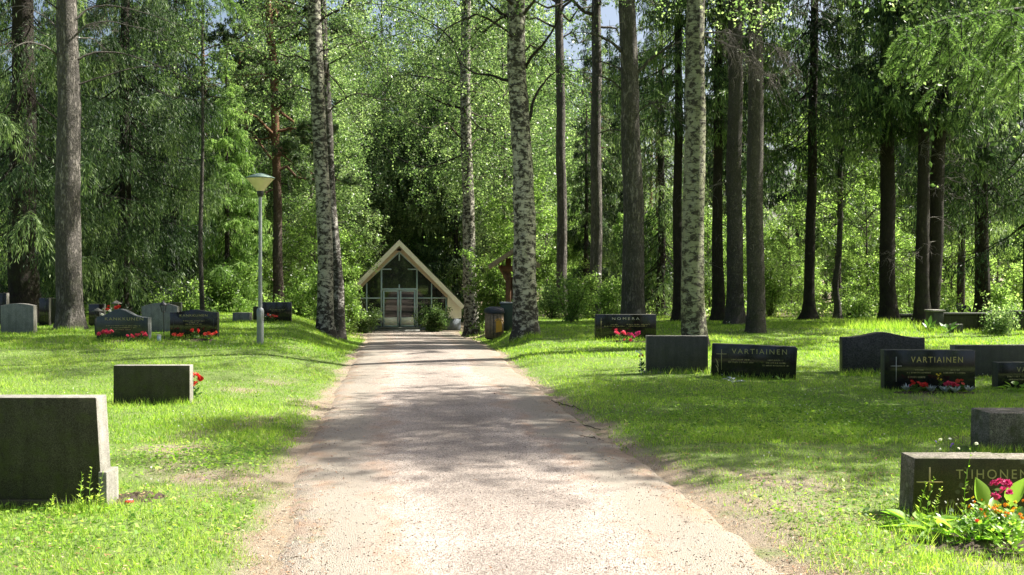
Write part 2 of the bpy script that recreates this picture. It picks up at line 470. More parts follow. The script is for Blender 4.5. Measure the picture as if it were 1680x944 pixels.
def wx(px, D): return (px - 840) * D / F
def wz(py, D): return EYE - (py - HZ) * D / F

def bare_of(x, y):
    l, r = edges(y)
    dl = l - x; dr = x - r
    near = 1 - sstep(8, 20, y)
    nr2 = 1 - sstep(6, 11, y)
    b = 0.85 * np.exp(-np.maximum(dl, 0) / (0.05 + 0.11 * near)) * (dl > -0.3) + 0.95 * np.exp(-np.maximum(dr, 0) / (0.05 + 0.09 * near + 0.12 * nr2)) * (dr > -0.3)
    b = b + np.clip(noise2(x, y, 1.0, 2) - 0.25, 0, 1) * 0.9 * (1 - sstep(10, 26, y)) * 0.8
    b = b + 0.65 * np.exp(-((x - wx(330, 7.3)) ** 2 / 0.35 + (y - 7.6) ** 2 / 0.3)) + 0.6 * np.exp(-((x - 2.15) ** 2 / 0.3 + (y - 7.2) ** 2 / 0.9))
    b = b + 0.6 * sstep(30, 40, y) + 1.2 * (((x - wx(1650, 5.75)) / 0.62) ** 2 + ((y - 5.75) / 0.42) ** 2 < 1)
    return np.clip(b * (0.75 + 0.5 * noise2(x, y, 0.35, 3)), 0, 1)

def grid_axis(parts):
    a = []
    for lo, hi, st in parts:
        a += list(np.arange(lo, hi, st))
    a.append(parts[-1][1])
    return np.array(a)
gx = grid_axis([(-700, -100, 60), (-100, -30, 5), (-30, -8, 0.6), (-8, 8, 0.16), (8, 30, 0.6), (30, 100, 5), (100, 700, 60)])
gy = grid_axis([(-60, 1, 6), (1, 16, 0.16), (16, 34, 0.25), (34, 64, 0.8), (64, 130, 4), (130, 1500, 80)])
GX, GY = np.meshgrid(gx, gy)
GZ = zf(GX, GY)
l_, r_ = edges(GY)
inside = (GX > l_ + 0.12) & (GX < r_ - 0.12) & (GY < 53)
GZ = GZ - 0.03 * inside
ny, nx = GX.shape
ii = np.arange(ny - 1)[:, None] * nx; jj = np.arange(nx - 1)[None, :]
Q = np.stack([ii + jj, ii + jj + 1, ii + nx + jj + 1, ii + nx + jj], axis=-1).reshape(-1, 4)
mb = MB(); mb.add(np.stack([GX, GY, GZ], -1).reshape(-1, 3), Q)

def ground_mat():
    m, nt, out = newmat('ground_soil')
    o = coords(nt)
    at = nt.nodes.new('ShaderNodeAttribute'); at.attribute_name = 'bare'
    n1 = noise(nt, o, 3.5, 6, 0.65); n2 = noise(nt, o, 45, 5, 0.7); n3 = noise(nt, o, 160, 3, 0.6)
    green = mix(nt, n2, (0.08, 0.13, 0.03), (0.24, 0.31, 0.10))
    litter = mix(nt, ramp(nt, n3, [(0.35, 0), (0.65, 1)]), (0.17, 0.14, 0.10), (0.40, 0.335, 0.25))
    litter = mix(nt, ramp(nt, n1, [(0.45, 0), (0.65, 0.4)]), litter, (0.27, 0.18, 0.11))
    f = ramp(nt, math_(nt, 'ADD', at.outputs['Fac'], math_(nt, 'MULTIPLY', math_(nt, 'SUBTRACT', n2, 0.5), 0.9)), [(0.15, 0), (0.55, 1)])
    c = mix(nt, f, green, litter)
    principled(nt, out, c, 0.95, bump(nt, math_(nt, 'ADD', n2, n3), 0.9, 0.02), 0.15)
    return m
M['ground'] = ground_mat()
ground = mb.build('ground', M['ground'], smooth=True)
ba = ground.data.attributes.new('bare', 'FLOAT', 'POINT')
ba.data.foreach_set('value', np.clip(bare_of(GX, GY) + 0.5 * (GY > 36), 0, 1).astype(np.float32).ravel())
tagp(ground, kind='structure')

# gravel path --------------------------------------------------------
def path_mat():
    m, nt, out = newmat('gravel')
    o = coords(nt)
    uv = nt.nodes.new('ShaderNodeUVMap'); uv.uv_map = 'UVMap'
    sx = nt.nodes.new('ShaderNodeSeparateXYZ'); nt.links.new(uv.outputs[0], sx.inputs[0])
    au = math_(nt, 'ABSOLUTE', math_(nt, 'SUBTRACT', math_(nt, 'MULTIPLY', sx.outputs[0], 2), 1))   # 0 centre, 1 edge
    wob = math_(nt, 'ADD', au, math_(nt, 'MULTIPLY', math_(nt, 'SUBTRACT', noise(nt, o, 1.3, 4), 0.5), 0.55))
    peb = voro(nt, o, 125, 'F1', 1); peb = math_(nt, 'MULTIPLY', peb, 1)
    pv = voro(nt, o, 125, 'F1', 0)
    n2 = noise(nt, o, 50, 5, 0.7)
    c = ramp(nt, peb, [(0.0, (0.085, 0.070, 0.060)), (0.22, (0.180, 0.148, 0.126)), (0.5, (0.315, 0.268, 0.228)), (0.8, (0.43, 0.385, 0.34)), (1.0, (0.42, 0.28, 0.19))])
    big = noise(nt, o, 0.8, 7, 0.7)
    c = mix(nt, 1.0, c, ramp(nt, big, [(0.3, 0.72), (0.7, 1.18)]), 'MULTIPLY')
    trk = ramp(nt, au, [(0.12, 0.9), (0.38, 1.12), (0.55, 1.08), (0.72, 0.95)])
    c = mix(nt, 1.0, c, trk, 'MULTIPLY')
    lump = voro(nt, o, 34, 'F1', 1)
    c = mix(nt, ramp(nt, lump, [(0.93, 0), (0.96, 0.35)]), c, (0.16, 0.13, 0.11))
    fine = mix(nt, n2, (0.18, 0.16, 0.13), (0.34, 0.31, 0.255))
    c = mix(nt, ramp(nt, wob, [(0.50, 0), (0.66, 0.85)]), c, fine)
    # needle litter gathered along the wheel edges
    band = math_(nt, 'MULTIPLY', ramp(nt, wob, [(0.42, 0), (0.52, 0.9), (0.62, 0.1), (0.80, 0.2), (0.90, 1.0), (1.0, 0.9)]), ramp(nt, noise(nt, o, 2.2, 5, 0.7), [(0.40, 0.05), (0.62, 0.7)]))
    c = mix(nt, band, c, mix(nt, n2, (0.20, 0.115, 0.07), (0.38, 0.25, 0.165)))
    gr = math_(nt, 'MULTIPLY', ramp(nt, wob, [(0.75, 0), (1.0, 0.5)]), ramp(nt, noise(nt, o, 7, 5, 0.7), [(0.52, 0), (0.64, 1)]))
    c = mix(nt, gr, c, (0.10, 0.14, 0.04))
    h = math_(nt, 'ADD', math_(nt, 'SUBTRACT', 1.0, pv), math_(nt, 'MULTIPLY', n2, 0.6))
    principled(nt, out, c, 0.9, bump(nt, h, 0.7, 0.012), 0.2)
    return m
M['gravel'] = path_mat()
py_ = grid_axis([(1.0, 16, 0.12), (16, 26, 0.2), (26, 54.2, 0.6)])
U = np.linspace(0, 1, 25)
lE, rE = edges(py_)
lE = lE + noise2(py_, py_ * 0, 0.9, 4) * 0.05 + noise2(py_, py_ * 0, 0.25, 6) * 0.03 * (py_ < 16); rE = rE + noise2(py_, py_ * 0 + 9, 0.9, 5) * 0.06 + noise2(py_, py_ * 0 + 4, 0.25, 2) * 0.03 * (py_ < 16)
PX = lE[:, None] + (rE - lE)[:, None] * U[None, :]; PY = np.repeat(py_[:, None], 25, 1)
crown_ = 0.02 * (1 - (2 * U - 1) ** 2)[None, :]
PZ = zf(PX, PY) + 0.008 + crown_ - 0.05 * (np.abs(2 * U - 1)[None, :] > 0.999)
mb = MB(); n = 25
ii = np.arange(len(py_) - 1)[:, None] * n; jj = np.arange(n - 1)[None, :]
Q = np.stack([ii + jj, ii + jj + 1, ii + n + jj + 1, ii + n + jj], axis=-1).reshape(-1, 4)
mb.add(np.stack([PX, PY, PZ], -1).reshape(-1, 3), Q)
me = mb.mesh('gravel_path', M['gravel'], True)
uvl = me.uv_layers.new(name='UVMap')
UVp = np.stack([np.repeat(U[None, :], len(py_), 0), PY], -1).reshape(-1, 2)
uvl.data.foreach_set('uv', UVp[Q.ravel()].astype(np.float32).ravel())
pth = link('gravel_path', me)
tagp(pth, kind='structure')

# loose pebbles and needle litter
def scatter(n, ylo, yhi, xl, xr, pw=1.0):
    t = rs.rand(n); y = (ylo ** (1 - pw) + t * (yhi ** (1 - pw) - ylo ** (1 - pw))) ** (1 / (1 - pw)) if pw != 1 else ylo * (yhi / ylo) ** t
    x = xl(y) + rs.rand(n) * (xr(y) - xl(y))
    return x, y
mb = MB()
x, y = scatter(16000, 4.6, 16, lambda y: edges(y)[0] - 0.1, lambda y: edges(y)[1] + 0.15, 1.6)
z = zf(x, y) + 0.02 * (1 - (2 * (x - edges(y)[0]) / (edges(y)[1] - edges(y)[0]) - 1) ** 2).clip(0, 1) + 0.010
s_ = (0.0018 + 0.0042 * rs.rand(len(x)) ** 3)
c = np.stack([x, y, z], -1)
octv = np.array([(1, 0, 0), (0, 1, 0), (-1, 0, 0), (0, -1, 0), (0, 0, 0.8), (0, 0, -0.6)], float)
V = c[:, None, :] + octv[None] * s_[:, None, None] * (0.6 + 0.8 * rs.rand(len(x), 6, 1))
Ff = np.array([(0, 1, 4), (1, 2, 4), (2, 3, 4), (3, 0, 4), (1, 0, 5), (2, 1, 5), (3, 2, 5), (0, 3, 5)])
mb.add(V.reshape(-1, 3), (np.arange(len(x))[:, None, None] * 6 + Ff[None]).reshape(-1, 3), 0, np.repeat(rs.rand(len(x)), 8))
def rndramp(name, stops, rough=0.8):
    m, nt, out = newmat(name)
    at = nt.nodes.new('ShaderNodeAttribute'); at.attribute_name = 'rnd'
    principled(nt, out, ramp(nt, at.outputs['Fac'], stops), rough, None, 0.25)
    return m
M['pebbles'] = rndramp('pebbles', [(0, (0.12, 0.10, 0.085)), (0.3, (0.22, 0.18, 0.15)), (0.7, (0.33, 0.29, 0.25)), (1, (0.5, 0.47, 0.43))])
M['litter'] = rndramp('litter', [(0, (0.05, 0.035, 0.02)), (0.4, (0.20, 0.10, 0.05)), (0.8, (0.36, 0.22, 0.12)), (1, (0.5, 0.42, 0.3))])
tagp(mb.build('loose_pebbles', M['pebbles']), 'loose pebbles lying on the gravel path', 'pebbles', kind='stuff')
mb = MB()
x, y = scatter(26000, 4.6, 22, lambda y: edges(y)[0] - 1.6, lambda y: edges(y)[1] + 2.2, 1.6)
l_, r_ = edges(y)
keep = (rs.rand(len(x)) < np.where(x < l_, 0.6, np.where(x > r_, 0.8, 0.22 + 0.7 * (np.abs((x - l_) / (r_ - l_) * 2 - 1) > 0.75)))) & (noise2(x, y, 0.6, 7) > -0.25)
x, y = x[keep], y[keep]
z = zf(x, y) + 0.014 + 0.02 * rs.rand(len(x))
a = rs.rand(len(x)) * 6.28; L = 0.008 + 0.016 * rs.rand(len(x)) ** 2
c = np.stack([x, y, z], -1); u = np.stack([np.cos(a), np.sin(a), 0.2 * rs.randn(len(x))], -1) * L[:, None]
v = np.stack([-np.sin(a), np.cos(a), 0.3 * rs.randn(len(x))], -1) * (0.0022 + 0.003 * rs.rand(len(x)))[:, None]
mb.rhomb(c, u, v, 0, rs.rand(len(x)))
tagp(mb.build('fallen_litter', M['litter']), 'fallen needles, bark flakes and dry leaves along the path edges', 'litter', kind='stuff')

# ------------------------------------------------------------------ lawn grass
def blades(mb, x, y, h, wd, rnd, mat=0, lean=0.5):
    n = len(x)
    z = zf(x, y) - 0.004
    a = rs.rand(n) * 6.28
    b = np.stack([x, y, z], -1)
    side = np.stack([np.cos(a), np.sin(a), np.zeros(n)], -1) * wd[:, None]
    la = rs.rand(n) * 6.28; lm = (rs.rand(n) ** 1.2) * lean
    tip = b + np.stack([np.cos(la) * lm * h, np.sin(la) * lm * h, h], -1)
    mb.tris(b - side, b + side, tip, mat, rnd)

mb = MB()
FX = 0.56
def lawn_batch(n, ylo, yhi, h0, w0, pw):
    x, y = scatter(n, ylo, yhi, lambda y: -FX * y - 0.8, lambda y: FX * y + 0.8, pw)
    l, r = edges(y)
    jl = 0.12 * noise2(x * 0 + np.sign(x) * 5, y, 0.4, 6) + 0.05 * noise2(x * 3, y, 0.15, 6) - 0.03
    out = (x < l + jl) | (x > r + jl)
    dens = 1 - 0.93 * bare_of(x, y)
    patch = 0.75 + 0.25 * noise2(x, y, 0.5, 9)
    k = out & (rs.rand(len(x)) < dens * patch)
    x, y = x[k], y[k]
    nn = noise2(x, y, 1.6, 8); n2_ = noise2(x, y, 0.25, 10)
    h = h0 * (0.55 + 0.7 * rs.rand(len(x))) * (1 + 0.45 * nn + 0.5 * n2_).clip(0.3)
    wd = w0 * (0.7 + 0.6 * rs.rand(len(x)))
    rnd = (0.45 + 0.22 * nn + 0.12 * n2_ + 0.22 * rs.randn(len(x))).clip(0, 1)
    dry = rs.rand(len(x)) < (0.06 + 0.5 * bare_of(x, y))
    blades(mb, x[~dry], y[~dry], h[~dry], wd[~dry], rnd[~dry], 0, 1.3)
    blades(mb, x[dry], y[dry], h[dry] * 0.7, wd[dry], rs.rand(dry.sum()), 1, 1.4)
lawn_batch(170000, 4.4, 9, 0.034, 0.0026, 1.0)
lawn_batch(300000, 9, 18, 0.040, 0.0042, 1.0)
lawn_batch(300000, 18, 36, 0.055, 0.0075, 1.0)
lawn_batch(60000, 36, 60, 0.10, 0.016, 1.0)
tagp(mb.build('lawn_grass', [M['grass'], M['dry_grass']]), 'short green lawn grass on both sides of the path', 'grass', kind='stuff')

# clover and small broad leaves in the lawn
mb = MB()
def clover_zone(n, px, py, sx, sy):
    D0 = EYE * F / (py - HZ)
    y = D0 + rs.randn(n) * sy; x = wx(px, D0) + rs.randn(n) * sx
    l, r = edges(y); k = ((x < l - 0.15) | (x > r + 0.2)) & (y > 4.6)
    return x[k], y[k]
for args in [(3500, 1250, 700, 1.0, 0.7), (3000, 1420, 690, 0.9, 0.6), (1500, 1180, 655, 0.8, 0.7), (1600, 350, 760, 0.5, 0.4), (1500, 150, 880, 0.8, 0.5), (1200, 1450, 860, 0.6, 0.5), (1200, 300, 600, 2.0, 2.0)]:
    x, y = clover_zone(*args)
    z = zf(x, y) + 0.02 + 0.035 * rs.rand(len(x))
    c = np.stack([x, y, z], -1)
    a = rs.rand(len(x)) * 6.28; s_ = 0.010 + 0.010 * rs.rand(len(x))
    t = rs.randn(len(x)) * 0.35
    u = np.stack([np.cos(a), np.sin(a), t], -1) * s_[:, None]; v = np.stack([-np.sin(a), np.cos(a), rs.randn(len(x)) * 0.35], -1) * s_[:, None] * 0.7
    mb.rhomb(c, u, v, 0, (0.5 + 0.3 * rs.randn(len(x))).clip(0, 1))
# small white clover heads
x = rs.uniform(-6, 9, 2600); y = rs.uniform(5, 22, 2600); l, r = edges(y)
k = ((x < l - 0.3) | (x > r + 0.3)) & (noise2(x, y, 1.3, 18) > 0.35); x, y = x[k][:420], y[k][:420]
MBW = MB(); c = np.stack([x, y, zf(x, y) + 0.04 + 0.02 * rs.rand(len(x))], -1)
for _ in range(4):
    u = unit(rs.randn(len(c), 3)); v = unit(np.cross(u, rs.randn(len(c), 3)))
    MBW.rhomb(c, u * 0.008, v * 0.008, 0, rs.rand(len(c)))
tagp(MBW.build('clover_flowers', M['white_petal']), 'tiny white clover heads scattered in the lawn', 'wild flowers', kind='stuff')
tagp(mb.build('clover_patches', M['grass']), 'low clover and broad leaved weeds in the lawn', 'ground cover', kind='stuff')

# ------------------------------------------------------------------ big structure: the chapel
DC = 56.0
S = DC / F
cxw = wx(655, DC)
ZC = wz(543, DC)
chapel = empty('chapel', (cxw, DC, ZC), R(6.6), 'cream A-frame chapel with a glazed gable at the end of the gravel path', 'chapel')
def cx(px): return (px - 655) * S
def cz(py): return (543 - py) * S
mb = MB()
apx, apz = 0.0, cz(394)
ex, ez = cx(762), cz(502)
th = 0.16
# roof shell: two sloped slabs from front overhang to the back
for sg in (-1, 1):
    o = [(0, apz + 0.02), (sg * (ex + 0.03), ez + 0.0), (sg * (ex - 0.08), ez - 0.12), (0, apz - 0.17)]
    if sg == 1: o = o[::-1]
    mb.prism(o, -0.25, 10.0)
mb.build('roof', M['roof_felt'], chapel)
mb = MB()
for sg in (-1, 1):
    o = [(0, apz), (sg * ex, ez - 0.02), (sg * (ex - 0.16), ez - 0.20), (0, apz - 0.35)]
    if sg == 1: o = o[::-1]
    mb.prism(o, -0.32, -0.252)
mb.build('fascia', M['cream_paint'], chapel)
# tan boarded gable band
gz_, gx_ = cz(412), cx(734)
mb = MB()
for sg in (-1, 1):
    o = [(0, apz - 0.25), (sg * (ex - 0.40), ez + 0.22), (sg * gx_, cz(490)), (0, gz_)]
    if sg == 1: o = o[::-1]
    mb.prism(o, 0.02, 0.12)
band = mb.build('gable_panel', M['tan_board'], chapel)
# side walls and front wing walls, cream, and stone plinth
mb = MB()
for sg in (-1, 1):
    xo = cx(757)
    o = [(sg * (gx_ + 0.004), cz(523)), (sg * (gx_ + 0.004), cz(489)), (sg * (gx_ + 0.05), cz(476)), (sg * xo, cz(500)), (sg * xo, cz(523))]
    if sg == -1: o = o[::-1]
    mb.prism(o[::-1], 0.0, 9.7)
mb.build('wall', M['cream_paint'], chapel)
mb = MB()
for sg in (-1, 1):
    a, b = sorted((sg * (gx_ + 0.004), sg * (cx(757) - 0.03)))
    mb.box((a, 0.03, -0.3), (b, 9.6, cz(523) - 0.002))
mb.box((-gx_, 0.35, -0.3), (gx_, 0.45, cz(529)))
mb.build('plinth', M['plinth'], chapel)
mb = MB(); mb.box((-gx_, 9.5, 0), (gx_, 9.6, cz(470))); mb.build('rear_wall', M['tan_board'], chapel)
# glazing
mb = MB()
mb.prism([(-gx_, cz(529)), (gx_, cz(529)), (gx_, cz(489)), (0, gz_), (-gx_, cz(489))], 0.20, 0.215)
gl = mb.build('gable_window', M['glass'], chapel)
mb = MB()
fw = 0.075
def vbar(px, y0, y1, wd=0.07, yy=0.12, dep=0.1):
    mb.box((cx(px) - wd / 2, yy, cz(y0)), (cx(px) + wd / 2, yy + dep, cz(y1)))
def hbar(x0, x1, py, wd=0.07, yy=0.125, dep=0.09):
    mb.box((cx(x0), yy, cz(py) - wd / 2), (cx(x1), yy + dep, cz(py) + wd / 2))
for px in (626, 684): vbar(px, 543, 441, 0.085)
for px in (602, 708): vbar(px, 529, 465)
for px in (578, 732): vbar(px, 529, 489, 0.06)
vbar(655, 428, 414, 0.07); vbar(655, 475, 467, 0.07)
hbar(626, 642, 442); hbar(669, 684, 442)
hbar(578, 626, 489.5); hbar(684, 732, 489.5); hbar(578, 626, 524); hbar(684, 732, 524)
hbar(626, 684, 475, 0.12, 0.115)
mb.prism([(-gx_, cz(488)), (-gx_ + 0.001, cz(486)), (0, gz_ - 0.001), (0, gz_ - 0.11)], 0.13, 0.2)
mb.prism([(0, gz_ - 0.11), (0, gz_ - 0.001), (gx_ - 0.001, cz(486)), (gx_, cz(488))], 0.13, 0.2)
mb.build('window_frame', M['blue_frame'], gl)
for a, b in ((628.4, 654.2), (655.8, 681.6)):
    mb = MB()
    y0, y1 = 0.07, 0.13
    x0, x1 = cx(a), cx(b); zb, zt = cz(536), cz(477)
    s = 0.09
    mb.box((x0, y0, zb), (x0 + s, y1, zt)); mb.box((x1 - s, y0, zb), (x1, y1, zt))
    mb.box((x0 + s, y0, zt - 0.07), (x1 - s, y1, zt)); mb.box((x0 + s, y0, zb), (x1 - s, y1, zb + 0.05))
    mb.box((x0 + s, y0 + 0.01, cz(489.5) - 0.03), (x1 - s, y1 - 0.01, cz(489.5) + 0.03))
    dr = mb.build('door', M['blue_frame'], chapel)
    mb = MB(); mb.box((x0 + s, y0 + 0.01, zb + 0.05), (x1 - s, y1 - 0.012, cz(521))); mb.build('door_panel', M['cream_paint'], dr)
    hx = x1 - 0.045 if a < 640 else x0 + 0.045
    mb = MB(); mb.tube([(hx, y0 - 0.04, cz(509)), (hx, y0 - 0.04, cz(501))], [0.012, 0.012], 8); mb.build('handle', M['silver'], dr)
mb = MB()
mb.box((cx(622), -0.9, -0.3), (cx(688), 0.16, cz(540))); mb.box((cx(624), -0.5, cz(540)), (cx(686), 0.16, cz(536.6)))
mb.build('step', M['concrete'], chapel)
mb = MB(); mb.lathe([(0.0, 0.12), (0.10, 0.10), (0.12, 0.0), (0.0, -0.02)], 12, 0, (0, -0.02, apz - 0.62)); mb.build('gable_lamp', M['black_metal'], chapel)

# ------------------------------------------------------------------ information shelter + bin
DS = 32.0
xs, zs = wx(842, DS), Z(wx(842, DS), DS)
sh = empty('notice_shelter', (xs, DS, zs), 0, 'brown wooden notice shelter with a pitched roof behind the big birch', 'shelter')
k = DS / F
def sx_(px): return (px - 842) * k
def sz_(py): return wz(py, DS) - zs
mb = MB()
o = [(sx_(846), sz_(406)), (sx_(801), sz_(436)), (sx_(803), sz_(442)), (sx_(846), sz_(414))]; mb.prism(o, -0.7, 0.7)
o = [(sx_(846), sz_(406)), (sx_(846), sz_(414)), (sx_(884), sz_(440)), (sx_(886), sz_(434))]; mb.prism(o, -0.7, 0.7)
mb.build('roof', M['grey_wood'], sh)
for px in (834, 872):
    mb = MB(); mb.box((sx_(px) - 0.09, -0.09, -0.1), (sx_(px) + 0.09, 0.09, sz_(424))); mb.build('post', M['brown_wood'], sh)
mb = MB(); mb.box((sx_(822), -0.12, sz_(446)), (sx_(878), 0.0, sz_(436))); mb.tube([(sx_(820), -0.06, sz_(436)), (sx_(834), -0.06, sz_(462))], [0.07, 0.07], 4); mb.build('beam', M['brown_wood'], sh)
mb = MB(); mb.box((sx_(838.5), -0.03, sz_(490)), (sx_(867.5), 0.03, sz_(455))); mb.build('notice_board', M['brown_wood'], sh)

DB = 30.0
xb, zb_ = wx(811, DB), Z(wx(811, DB), DB)
bn = empty('litter_bin', (xb, DB, zb_), R(8), 'wooden slatted litter bin with a black domed lid by the big birch', 'litter bin')
mb = MB()
rb = 0.27
for i in range(16):
    a0 = i / 16 * 2 * math.pi
    c_, s_ = math.cos(a0), math.sin(a0)
    t = np.array([-s_, c_, 0]); nn_ = np.array([c_, s_, 0]); b0 = nn_ * rb
    q = [b0 - t * 0.048, b0 + t * 0.048, b0 + t * 0.048 + nn_ * 0.018, b0 - t * 0.048 + nn_ * 0.018]
    V = [tuple(p + np.array([0, 0, z])) for z in (0.04, 0.82) for p in q]
    mb.add(V, [(0, 3, 2, 1), (4, 5, 6, 7), (0, 1, 5, 4), (1, 2, 6, 5), (2, 3, 7, 6), (3, 0, 4, 7)])
mb.build('slats', M['grey_wood'], bn)
mb = MB(); mb.lathe([(0, 0.0), (0.25, 0.0), (0.255, 0.80), (0.0, 0.80)], 20); mb.build('liner', M['black_plastic'], bn)
mb = MB(); mb.lathe([(0.32, 0.80), (0.33, 0.86), (0.29, 0.95), (0.16, 1.0), (0.0, 1.01)], 24); mb.lathe([(0, 0.80), (0.32, 0.80)], 24); mb.build('lid', M['black_plastic'], bn)
mb = MB()
for r0, r1, a0, a1 in ((0.0, 0.1, 0, 1), (0.125, 0.15, 0.15, 1.0)):
    n = 14
    th_ = np.linspace(math.pi * (0.0 + 0.0), math.pi * 0.85, n)
    yy = -rb - 0.03
    cxx = 0.10
    if r0 == 0:
        o = [(cxx + r1 * math.cos(t), 0.50 + r1 * math.sin(t)) for t in th_] + [(cxx - 0.09, 0.22), (cxx + 0.1, 0.26)]
        mb.prism(o[::-1], yy, yy + 0.01)
    else:
        for i in range(n - 1):
            o = [(cxx + r * math.cos(t), 0.50 + r * math.sin(t)) for r, t in ((r0, th_[i]), (r1, th_[i]), (r1, th_[i + 1]), (r0, th_[i + 1]))]
            mb.prism(o[::-1], yy, yy + 0.01)
mb.build('emblem', M['yellow'], bn)
xg = wx(833, DB + 0.3)
gb = empty('waste_container', (xg, DB + 0.3, Z(xg, DB + 0.3)), R(-6), 'dark green waste container between the slatted bin and the birch', 'waste container')
mb = MB(); mb.prism([(-0.17, 0.02), (0.17, 0.02), (0.21, 0.86), (-0.21, 0.86)], -0.2, 0.2); bevelled(mb.build('bin_body', M['green_plastic'], gb).data, 0.015)
mb = MB(); mb.prism([(-0.23, 0.862), (0.23, 0.862), (0.23, 0.90), (-0.23, 0.92)], -0.23, 0.22); bevelled(mb.build('lid', M['galv'], gb).data, 0.01)

# ------------------------------------------------------------------ trees
def trunk_points(D, pts, H, zb, toplean=None):
    """pts: (px, py, width_px) from base upward. Returns local points + radii, base world xy"""
    k = D / F
    bx = wx(pts[0][0], D)
    P = [((p[0] - pts[0][0]) * k, 0.0, wz(p[1], D) - zb) for p in pts]
    P[0] = (0, 0, -0.15)
    Rr = [p[2] * k / 2 for p in pts]
    (x0, _, z0), (x1, _, z1) = P[-2], P[-1]
    sl = (x1 - x0) / max(0.3, (z1 - z0)) * 0.5
    top = H
    P.append((x1 + sl * (top - z1) * 0.5, 0, z1 + (top - z1) * 0.5)); Rr.append(Rr[-1] * 0.62)
    P.append((x1 + sl * (top - z1) * 0.8, 0, top)); Rr.append(0.02)
    return bx, np.array(P), np.array(Rr)

def trunk_mesh(P, Rr, flare=0.5, sides=18, step=0.18, rough=0.05, seed=0, name='trunk', mat=None, roots=5):
    r_ = np.random.RandomState(seed + 11)
    seg = np.linalg.norm(np.diff(P, axis=0), axis=1); s = np.concatenate([[0], np.cumsum(seg)])
    n = max(6, int(s[-1] / step)); t = np.concatenate([np.linspace(0, min(1.2, s[-1] * 0.1), 12)[:-1], np.linspace(min(1.2, s[-1] * 0.1), s[-1], n)])
    # smooth centreline
    pc = np.stack([np.interp(t, s, P[:, i]) for i in range(3)], -1)
    for _ in range(3):
        pc[1:-1] = 0.25 * pc[:-2] + 0.5 * pc[1:-1] + 0.25 * pc[2:]
    rr = np.interp(t, s, Rr)
    pc[:, 0] += 0.02 * np.sin(t * 1.3 + seed) * (rr / rr[0]); pc[:, 1] += 0.025 * np.sin(t * 0.9 + seed * 2)
    th = np.linspace(0, 2 * np.pi, sides, endpoint=False)
    ph = r_.rand(6) * 6.28
    lob = 1 + 0.35 * np.sin(roots * th + ph[0]) + 0.2 * np.sin((roots - 2) * th + ph[1])
    fl = flare * np.exp(-np.clip(t - 0.1, 0, 99) / 0.22)[:, None] * lob[None, :]
    bumps = rough * (np.sin(th[None] * 3 + t[:, None] * 2.1 + ph[2]) * 0.5 + np.sin(th[None] * 5 - t[:, None] * 4.3 + ph[3]) * 0.3 + 0.5 * r_.randn(len(t), sides) * 0.5)
    rad = rr[:, None] * (1 + fl + bumps)
    V = pc[:, None, :] + np.stack([rad * np.cos(th), rad * np.sin(th), np.zeros_like(rad)], -1)
    mb = MB(); m = len(t)
    i = np.arange(m - 1)[:, None] * sides; j = np.arange(sides)[None, :]; j2 = (j + 1) % sides
    mb.add(V.reshape(-1, 3), np.stack([i + j, i + j2, i + sides + j2, i + sides + j], -1).reshape(-1, 4))
    return mb.mesh(name, mat or M['pine_bark'], True), pc, rr

def limb_path(p0, az, L, rise, droop, n=9, wig=0.04, r_=rs):
    t = np.linspace(0, 1, n)
    d = np.array([math.cos(az), math.sin(az), 0]); pr = np.array([-d[1], d[0], 0])
    w1 = np.cumsum(r_.randn(n)) * wig * L / n * 2; w2 = np.cumsum(r_.randn(n)) * wig * L / n * 2
    w1 -= w1[0]; w2 -= w2[0]
    z = rise * t - droop * t ** 2
    return np.array(p0)[None] + d[None] * (t * L)[:, None] + pr[None] * w1[:, None] + np.array([0, 0, 1])[None] * (z * L + w2)[:, None]

